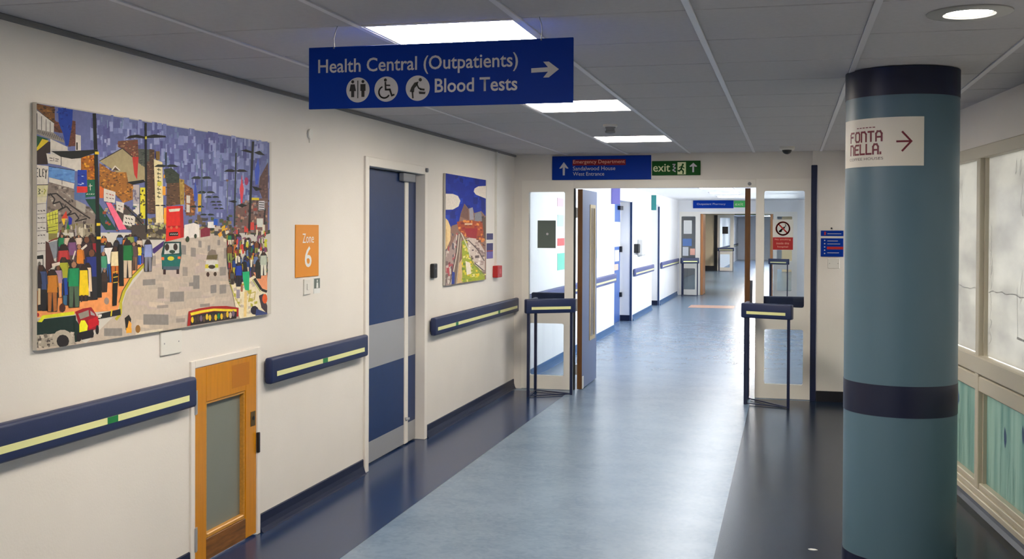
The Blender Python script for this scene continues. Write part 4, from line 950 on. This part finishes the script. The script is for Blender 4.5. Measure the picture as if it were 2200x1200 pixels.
    G=[(1100,150,290,(124,134,180),(110,110,120),0),(1015,190,190,(200,180,60),(30,80,170),0),(970,170,260,(80,60,60),(110,80,60),0),(910,150,350,(22,100,50),(184,164,140),0),(740,170,370,(206,200,196),(20,80,150),0),(800,210,330,(206,190,150),(170,90,30),0),(690,260,270,(60,130,100),(110,120,130),0),(590,120,430,(130,24,36),(30,50,120),0),(535,120,420,(54,36,40),(60,50,60),0),(465,190,330,(190,110,30),(60,40,40),0),(400,130,300,(110,70,110),(80,60,60),0),(320,190,400,(170,50,50),(40,50,110),0),(360,330,420,(170,170,60),(50,90,120),0),(700,420,210,(54,40,32),(44,34,30),0),(580,240,460,(32,44,110),(36,36,40),0),(540,360,310,(206,180,150),(180,160,140),1),(450,400,320,(214,160,160),(210,180,130),1),(320,310,350,(150,150,40),(24,60,140),0),(415,350,420,(20,124,78),(70,90,70),0),(505,380,330,(214,180,20),(60,40,30),1),(270,390,290,(150,120,140),(200,140,90),0),(170,430,370,(80,24,40),(60,40,44),0),(215,420,390,(176,110,34),(150,90,40),0),(110,380,420,(52,66,104),(30,30,34),0),(70,420,330,(40,34,40),(180,160,130),0)]
    for x,y,h,t,l,lg in G: person('3',x,y,h,t,l,RN.choice(SKIN),bool(lg),.26)
    line('3',(196,186,170),12,[(405,330),(430,250)]);poly('3',WH,[(480,230),(530,190),(540,205),(495,245)]);poly('3',(200,184,170),[(210,370),(285,352),(285,380),(215,400)])
    line('A',BK,16,[(336,90),(342,250),(350,560),(356,905)]);line('A',BK,22,[(349,560),(356,908)])
    for y in (260,577,637): rect('A',(206,176,40),334+(y-90)*.018,y,18,12)
    line('3',BK,44,[(845,190),(855,575)]);poly('3',BK,[(776,460),(826,460),(810,752),(772,758)])
    for y in (448,495,545): line('3',(190,160,50),8,[(778,y),(822,y-8)])
    disc('3',(66,34,28),310,775,28,42)
    # truck, red car, heads
    poly('3',(18,38,34),[(45,910),(130,880),(440,845),(450,1020),(45,1045)]);poly('3',(196,196,34),[(90,905),(130,845),(425,808),(425,838),(150,872),(125,905)]);disc('3',(150,30,40),85,840,16,20)
    p=[(45,1030),(440,995),(440,1105),(45,1150)];poly('3',(150,140,126),p);speck('3',p,[(100,92,84),(180,170,156),(70,64,60),(130,120,110)],60,24,18)
    disc('3',(160,150,136),318,1060,92,84,14);disc('3',(34,30,32),320,1082,58,60,12);poly('3',(20,40,36),[(420,860),(470,930),(480,1080),(430,1090)])
    poly('3',(136,22,34),[(430,812),(500,782),(580,768),(622,830),(652,900),(645,960),(560,1000),(480,970)]);poly('3',(130,122,112),[(460,830),(555,795),(560,850),(480,880)]);poly('3',(150,140,140),[(570,800),(610,830),(615,850),(575,840)]);poly('3',(176,16,30),[(550,890),(640,850),(650,930),(560,970)])
    poly('3',(222,208,32),[(485,890),(520,890),(548,940),(540,1000),(470,1000),(470,930)]);poly('3',(28,28,34),[(470,1000),(600,970),(600,1045),(490,1070)]);disc('3',(30,24,26),465,1045,24,44);disc('3',(30,24,26),635,975,16,44);disc('3',(30,24,26),585,1015,20,38);rect('3',(206,200,200),650,835,26,20)
    poly('3',(34,30,28),[(890,870),(930,838),(950,880),(930,1000),(900,980)]);poly('3',(216,150,60),[(930,890),(955,920),(945,1000),(905,1010)]);rect('3',(220,150,40),905,960,50,46);disc('3',(130,90,36),1012,970,24,38)
def town():
    poly('T',(14,36,132),[(200,110),(575,175),(575,700),(200,800)])
    speck('T',[(215,140),(560,190),(560,440),(215,560)],[(18,48,150),(10,28,112),(24,56,160),(14,40,140)],50,40,50)
    def blob(c,pts): poly('T',c,pts)
    blob((204,194,184),[(205,300),(290,304),(335,322),(356,365),(340,412),(290,440),(205,440)])
    blob((204,194,182),[(575,236),(510,240),(478,258),(470,285),(490,312),(575,345)])
    p=[(200,760),(280,580),(340,560),(360,470),(390,388),(425,432),(460,420),(475,470),(535,452),(575,500),(575,1060),(200,1100)]
    poly('T',(128,98,86),p);speck('T',p,[(100,80,80),(150,120,100),(90,84,96),(170,140,110),(70,60,60)],60,18,18)
    poly('T',(104,74,66),[(355,500),(388,390),(424,438),(428,530)]);poly('T',(140,136,146),[(432,430),(462,420),(472,525),(436,530)]);poly('T',(118,118,126),[(480,474),(532,456),(545,550),(480,540)]);poly('T',(90,72,60),[(540,520),(575,500),(575,700),(545,690)])
    p=[(325,545),(420,530),(545,545),(560,700),(400,675),(340,615)];poly('T',(150,66,34),p);speck('T',p,[(180,90,40),(110,44,34),(200,130,60),(130,40,40)],44,18,16)
    poly('T',(138,32,40),[(388,600),(505,600),(492,690),(410,672)]);rect('T',(190,160,130),392,556,66,16)
    blob((212,184,134),[(200,512),(250,535),(272,590),(270,700),(240,770),(200,800)]);line('T',(160,120,80),4,[(235,610),(240,760)])
    p=[(200,800),(270,760),(330,640),(345,680),(300,1085),(200,1100)];poly('T',(150,130,124),p);speck('T',p,[(160,70,76),(120,60,66),(180,166,158),(110,96,92),(90,80,90),(190,180,170)],60,18,40)
    poly('T',(110,94,84),[(340,625),(372,662),(352,780),(322,1080),(268,1085),(310,880)]);line('T',(196,184,170),7,[(345,650),(330,800),(275,1080)]);line('T',(70,60,60),6,[(335,650),(312,850),(262,1085)]);line('T',(180,166,150),5,[(362,680),(345,860),(320,1080)])
    poly('T',(40,58,130),[(285,970),(308,980),(304,1080),(278,1080)])
    poly('T',(190,160,118),[(345,900),(376,850),(382,1065),(326,1075)])
    p=[(368,710),(400,690),(450,850),(565,1000),(565,1050),(372,1065)];poly('T',(142,152,46),p);speck('T',p,[(190,180,50),(100,120,50),(200,190,120),(120,140,60),(210,180,40)],60,20,18)
    poly('T',(210,200,184),[(398,880),(440,900),(448,990),(410,1000)])
    p=[(410,680),(500,690),(565,800),(565,985),(500,930),(440,850)];poly('T',(182,168,160),p);speck('T',p,[(206,196,190),(120,100,96),(90,76,76),(150,130,124)],34,26,16);line('T',(80,66,64),8,[(420,700),(500,780),(560,880)]);line('T',(110,120,60),8,[(372,660),(420,780),(460,900),(560,1000)]);line('T',(190,186,170),8,[(362,640),(420,770),(440,850)])
    line('T',(60,56,60),8,[(480,900),(550,960)]);speck('T',[(500,660),(568,640),(568,760),(500,720)],[(190,110,50),(120,60,40),(90,60,50)],14,16,14)
street(); town()

sp = onleft('street_painting', 'wide painting of a crowded shopping street with a red bus', 'painting', 3.387, 1.133)
B().box(0, 1.838, -0.022, -0.003, 0, 0.900, 0.0015, 1).build('canvas', mat('canvas_edge', (206, 200, 190), 0.7), sp)
printed(STREET, PALETTE, 1.838, 0.9, -0.0222, sp)
tp = onleft('town_painting', 'tall painting of a road to town under a deep blue sky', 'painting', 8.208, 1.134)
B().box(0, 1.206, -0.022, -0.003, 0, 0.889, 0.0015, 1).build('canvas', mat('canvas_edge_tall', (206, 200, 190), 0.7), tp)
printed(TOWN, PALETTE, 1.206, 0.889, -0.0222, tp)

# ---------------------------------------------------------------- the corridor beyond the doors
m_skirtc = mat('blue_skirting', (40, 84, 130), 0.5)  # blue skirting, its colour also lightened for the overexposed look
m_railc = mat('pale_navy_rail', (78, 86, 134), 0.45)  # navy lightened to imitate overexposure in the far corridor
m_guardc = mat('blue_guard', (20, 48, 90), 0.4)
CL = -2.67; CRX = 0.40
wcl = struct('wall_corridor_left', label='white left wall of the corridor beyond the doors')
b = B()
for a, c in ((EY+0.2, 16.95), (18.88, 21.74), (23.0, 26.85)): b.box(CL-0.3, CL, a, c, 0, CZ)
b.box(CL-0.3, CL, 16.95, 18.88, 2.07, CZ).box(CL-0.3, CL, 21.74, 23.0, 2.12, CZ)
b.box(CL-0.5, CL-0.3, EY+0.2, 26.85, 0, CZ).box(CL-0.3, CL-0.2, 18.85, 18.88, 0, 2.07)
b.build('plaster', m_wallc, wcl)
wcr = struct('wall_corridor_right')
b = B(); b.box(CRX, CRX+0.2, EY+0.2, 26.85, 0, 0.95).box(CRX, CRX+0.2, EY+0.2, 26.85, 2.1, CZ)
for a, c in ((EY+0.2, 11.6), (14.8, 15.2), (18.4, 18.8), (22.0, 22.4), (25.6, 26.85)): b.box(CRX, CRX+0.2, a, c, 0.95, 2.1)
b.build('plaster', m_wallc, wcr)
for k, (a, c) in enumerate(((11.6, 14.8), (15.2, 18.4), (18.8, 22.0), (22.4, 25.6))):  # windows added out of view to brighten the corridor with daylight
    w = struct('window_%d' % (7+k), (CRX, c, 0), -R90)
    B().box(0, c-a, 0.06, 0.12, 0.95, 1.0).box(0, c-a, 0.06, 0.12, 2.05, 2.1).box(0, 0.05, 0.06, 0.12, 1.0, 2.05).box(c-a-0.05, c-a, 0.06, 0.12, 1.0, 2.05).box((c-a)/2-0.03, (c-a)/2+0.03, 0.06, 0.12, 1.0, 2.05).build('frame', m_frame, w)
    B().box(0.05, c-a-0.05, 0.088, 0.092, 1.0, 2.05).build('glass_pane', m_glass, w)
    L = bpy.data.lights.new('window_portal', 'AREA'); L.shape = 'RECTANGLE'; L.size = c-a; L.size_y = 1.15; L.cycles.is_portal = True
    o = bpy.data.objects.new('window_portal', L); COL.objects.link(o); o.location = (CRX+0.25, (a+c)/2, 1.525); o.rotation_euler = (0, R90, 0)
for k, (a, c) in enumerate(((EY+0.21, 16.94), (19.0, 21.73), (23.1, 26.80))):
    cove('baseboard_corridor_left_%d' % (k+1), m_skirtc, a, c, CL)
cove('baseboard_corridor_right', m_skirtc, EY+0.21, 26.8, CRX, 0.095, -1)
for y, lab in ((18.88, 'navy corner guard on the far edge of the first corridor doorway'), (23.0, 'navy corner guard on the far edge of the second corridor recess')):
    t = thing('corner_guard', lab, 'guard', (CL, y, 0))
    B().box(-0.03, 0.008, -0.008, -0.0015, 0.0, 2.08).build('angle_strip', m_guardc, t)
    b = B().box(-0.2, -0.031, -0.010, -0.001, 0, 0.10).build('skirting_return', m_skirt, t)
o = struct('door_4', (CL-0.22, 17.0, 0), R90, 'light blue door in the first corridor recess')
l = B().box(0.9, 1.86, -0.02, 0.02, 0.005, 2.04).build('door_leaf', mat('light_blue_door', (62, 98, 168), 0.4), o)
B().box(1.2, 1.8, -0.026, -0.02, 1.30, 1.72).box(1.25, 1.7, -0.026, -0.02, 1.05, 1.24).build('notice', m_paper, l); B().box(1.78, 1.86, -0.06, -0.02, 1.2, 1.3).box(1.78, 1.86, -0.06, -0.02, 0.42, 0.5).build('hinge', m_black, l)
B().box(1.55, 1.86, -0.07, -0.02, 1.93, 2.0).build('door_closer', m_black, l); B().box(1.2, 1.6, -0.027, -0.02, 0.9, 1.0).build('red_notice', m_pink, l)
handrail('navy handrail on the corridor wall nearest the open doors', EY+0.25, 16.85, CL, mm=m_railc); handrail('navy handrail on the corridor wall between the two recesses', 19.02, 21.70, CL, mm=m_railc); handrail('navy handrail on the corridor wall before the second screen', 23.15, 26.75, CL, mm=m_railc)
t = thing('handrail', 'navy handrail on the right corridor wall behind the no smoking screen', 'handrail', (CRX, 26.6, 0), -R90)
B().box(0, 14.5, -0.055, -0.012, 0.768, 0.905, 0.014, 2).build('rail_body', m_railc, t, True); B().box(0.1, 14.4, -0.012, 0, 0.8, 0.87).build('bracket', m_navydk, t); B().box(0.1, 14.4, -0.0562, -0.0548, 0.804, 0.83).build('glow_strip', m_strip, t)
def projecting(label, y, z0, z1, w, mm):
    t = thing('projecting_sign', label, 'sign', (CL, y, z0)); B().box(0.004, w, -0.004, 0.004, 0, z1-z0).build('panel', mm, t); B().box(0, 0.004, -0.02, 0.02, 0.0, z1-z0).build('bracket', m_steel, t)
projecting('lilac projecting sign above the first corridor doorway', 16.6, 1.98, 2.25, 0.14, mat('lilac_sign', (120, 116, 190), 0.5)); projecting('teal projecting sign by the second corridor recess', 21.6, 1.98, 2.28, 0.10, mat('teal_sign', (40, 130, 130), 0.5))
m_teal = mat('teal_paper', (120, 205, 185), 0.7); m_pinkp = mat('red_paper', (226, 96, 96), 0.7)
for i, (y, z, w_, h, mm, lab) in enumerate(((12.62, 1.10, 0.42, 0.20, m_teal, 'teal paper low on corridor wall seen through left screen'), (12.62, 1.39, 0.40, 0.09, m_pinkp, 'small red notice on corridor wall seen through left screen'),
        (12.62, 1.62, 0.36, 0.14, mat('pale_teal_paper', (190, 222, 216), 0.7), 'pale teal paper on corridor wall seen through left screen'), (12.6, 1.86, 0.36, 0.10, mat('pale_pink_paper', (226, 190, 200), 0.7), 'pale pink paper high on corridor wall seen through left screen'),
        (14.1, 1.50, 0.22, 0.10, mat('pale_green_paper', (190, 214, 190), 0.7), 'pale green paper on corridor wall past the open left door'), (15.2, 1.18, 0.16, 0.12, mat('mint_paper', (170, 215, 190), 0.7), 'small mint paper on corridor wall above the first handrail'),
        (15.9, 1.74, 0.3, 0.10, mat('grey_paper', (206, 206, 214), 0.7), 'pale grey paper high on corridor wall near first doorway'), (20.6, 1.66, 0.5, 0.1, mat('white_card', (206, 206, 210), 0.7), 'pale card on corridor wall between the two recesses'))):
    t = onleft('wall_notice', lab, 'notice', y, z, None, CL); B().box(0, w_, -0.004, 0, 0, h).build('sheet', mm, t)
t = onleft('dispenser', 'dark small hand gel dispenser above handrail past first corridor doorway', 'dispenser', 19.15, 1.18, None, CL); B().box(0, 0.16, -0.09, 0, 0, 0.16, 0.01, 2).build('case', m_black, t); B().box(0.04, 0.12, -0.07, -0.02, -0.03, 0).build('nozzle', m_grey, t)
t = onleft('dispenser', 'pale paper towel dispenser above handrail past first corridor doorway', 'dispenser', 19.6, 1.12, None, CL); B().box(0, 0.42, -0.10, 0, 0, 0.30, 0.02, 2).build('case', mat('dispenser_grey', (196, 196, 196), 0.4), t); B().box(0.06, 0.36, -0.07, -0.03, -0.015, 0).build('towel', m_paper, t)
t = onleft('door_magnet', 'small black door holder low on corridor wall beside left leaf', 'holder', 13.35, 0.55, None, CL); B().box(0, 0.14, -0.06, 0, 0, 0.15, 0.008, 2).build('case', m_black, t); B().cyl((0.07, -0.06, 0.075), (0.07, -0.075, 0.075), 0.03).build('pad', m_steel, t)
names = ['first', 'second', 'third', 'fourth', 'fifth', 'sixth']
for k, y in enumerate((11.6, 14.0, 16.4, 18.8, 21.2, 23.6)):
    ceiling_light('square corridor ceiling light, %s beyond the open double doors' % names[k], -1.534, y, m_panelf, 0.6, CZ-0.013)
o = B().box(-2.02, -1.1, 22.5, 23.3, 0, 0.002).build('floor_marker', mat('orange_vinyl', (200, 156, 136), 0.3)); tag(o, 'faded orange floor marking in the corridor beyond the doors', 'marking')  # thin pale orange sheet lying on the blue-grey floor

# second partition
Y2 = 26.9
w2 = struct('wall_far_end', label='header wall above the second pair of doors')
B().box(-4.2, 0.6, Y2, Y2+0.2, 2.04, CZ).box(-4.2, -2.63, Y2, Y2+0.2, 0, 2.04).box(0.17, 0.6, Y2, Y2+0.2, 0, 2.04).build('plaster', m_wallc, w2)
s3 = screen('window_4', Y2+0.03, -2.63, -2.125, -2.585, -2.24, 2.04, 'glazed screen left of the second doors'); s4 = screen('window_5', Y2+0.03, -0.38, 0.17, -0.30, 0.05, 2.04, 'glazed screen right of the second doors')
d5 = struct('door_5', (0, Y2+0.03, 0), 0, 'second double doors standing open')
B().box(-2.125, -0.38, -0.03, 0.03, 1.99, 2.04).build('door_head', m_frame, d5)
m_tan = mat('tan_lipping', (190, 128, 78), 0.4)
for x, rz in ((-2.115, 0), (-0.45, 2)):
    l = B().box(0, 0.05, 0.012, 0.84, 0.008, 1.985).build('door_leaf', m_tan, d5); l.location = (x, 0.02, 0); l.rotation_euler = (0, 0, math.radians(rz)); B().box(-0.001, 0.055, 0, 0.012, 0.008, 1.985).build('lipping', m_tan, l)
for px, pz, w_, h, mm, lab in ((-2.53, 1.50, 0.20, 0.33, m_paper, 'white poster on the second left screen, top'), (-2.55, 1.20, 0.22, 0.18, mat('blue_leaflet', (96, 130, 190), 0.6), 'blue leaflet below the white poster on second screen'), (-2.55, 0.96, 0.14, 0.22, mat('white_leaflet', (214, 218, 226), 0.6), 'white leaflet low on the second left screen'), (-2.37, 0.98, 0.12, 0.16, m_pink, 'pink leaflet low on the second left screen')):
    t = thing('leaflet', lab, 'leaflet', (px, Y2+0.02, pz)); B().box(0, w_, -0.004, 0, 0, h).build('sheet', mm, t)
guard_stand('navy guard stand at the second screen on the left', (0, 0, 0), ((-2.50, 26.25), (-2.15, 26.45)), (-2.52, 26.75)); guard_stand('navy guard stand at the second screen behind the no smoking sign', (0, 0, 0), ((-0.45, 26.45), (-0.05, 26.25)), (-0.43, 26.75))
t = thing('direction_sign', 'blue sign above the second doors far down the corridor', 'sign', (-2.30, Y2-0.004, 2.125)); B().box(0, 0.97, -0.012, 0, 0, 0.19).build('panel', m_signblue, t); text('Outpatient Pharmacy', 0.09, 0.78, 0.07, 0.125, -0.0135, m_signtext, t)
t = thing('exit_sign', 'green exit sign above the second doors far down the corridor', 'sign', (-1.32, Y2-0.004, 2.145)); B().box(0, 0.34, -0.012, 0, 0, 0.16).build('panel', mat('exit_green_bright', (60, 180, 90), 0.4), t); text('exit', 0.03, 0.22, 0.045, 0.115, -0.0135, m_cream, t)

# third bay and last screen
wb = struct('wall_third_bay', label='dim beige wall of the third bay')
B().box(-4.2, -3.4, Y2+0.2, 43.4, 0, CZ).build('plaster', mat('slate_paint', (34, 42, 58), 0.6), wb)['label'] = 'dark slate painted side'  # dimness of the bay put into a dark wall colour
B().box(0.9, 1.5, Y2+0.2, 43.4, 0, CZ).build('plaster', m_beige, wb)
Y3 = 43.4
w3 = struct('wall_last_end', label='beige wall around the last screen')
B().box(-3.4, -2.75, Y3, Y3+0.2, 0, CZ).box(-2.75, 1.0, Y3, Y3+0.2, 2.20, CZ).box(-0.3, 1.0, Y3, Y3+0.2, 0, 2.20).build('plaster', m_beige, w3)
st(B().box(-3.4, -2.80, Y3-0.02, Y3-0.001, 0, 0.2).build('baseboard_third_bay', m_blackskirt))
st(B().box(-2.88, -2.76, Y3-0.06, Y3-0.001, 0, 2.19).build('trim_2', m_black), 'dark edge strip beside the last screen')
screen('window_6', Y3+0.03, -2.75, -2.13, -2.66, -2.27, 2.20, 'pale glazed screen at the far end of the corridor')
guard_stand('navy guard stand in front of the farthest screen', (0, 0, 0), ((-2.67, 42.7), (-2.13, 42.9)), (-2.66, 43.2))
t = thing('notice', 'small dark notice on the farthest screen', 'notice', (-2.57, Y3+0.01, 1.46)); B().box(0, 0.22, -0.004, 0, 0, 0.28).build('sheet', m_black, t)
t = thing('exit_sign', 'dark green sign above the farthest doorway', 'sign', (-2.10, Y3-0.004, 2.21)); B().box(0, 0.9, -0.012, 0, 0, 0.10).build('panel', m_exitgreen, t)
for k, y in enumerate((31.0, 36.0, 40.5)): ceiling_light('square ceiling light in the dim third bay, %s of three' % names[k], -1.534, y, m_paneld, 0.6, CZ-0.013)  # out of view; the last one added to brighten the beige end wall
w4 = struct('wall_last_bay', label='white walls of the last bay')
B().box(-4.2, -2.76, Y3+0.2, 61, 0, CZ).box(0.4, 0.8, Y3+0.2, 61, 0, CZ).box(-2.76, 0.4, 60.8, 61, 0, CZ).build('plaster', m_wallc, w4)
handrail('navy handrail far away beyond the last screen', 44.0, 60.0, -2.76)
for k, y in enumerate((45.5, 50.0, 55.0)): ceiling_light('square ceiling light beyond the last screen, %s of three' % names[k], -1.534, y, m_panele, 0.6, CZ-0.013)

# repeats of one kind share a group phrase
for base, phrase in (('handrail', 'handrails along the corridor walls'), ('guard_stand', 'guard stands at the glazed screens'), ('corner_guard', 'navy corner guard strips'), ('bumper_rail', 'bumper rails behind the glazed screens'),
                     ('wall_notice', 'papers on the far corridor wall'), ('leaflet', 'papers on the second left screen'), ('dispenser', 'dispensers on the corridor wall'), ('projecting_sign', 'projecting door signs in the corridor'), ('exit_sign', 'green exit signs')):
    for o in bpy.data.objects:
        if o.name.split('.')[0] == base and o.parent is None and 'label' in o: o['group'] = phrase
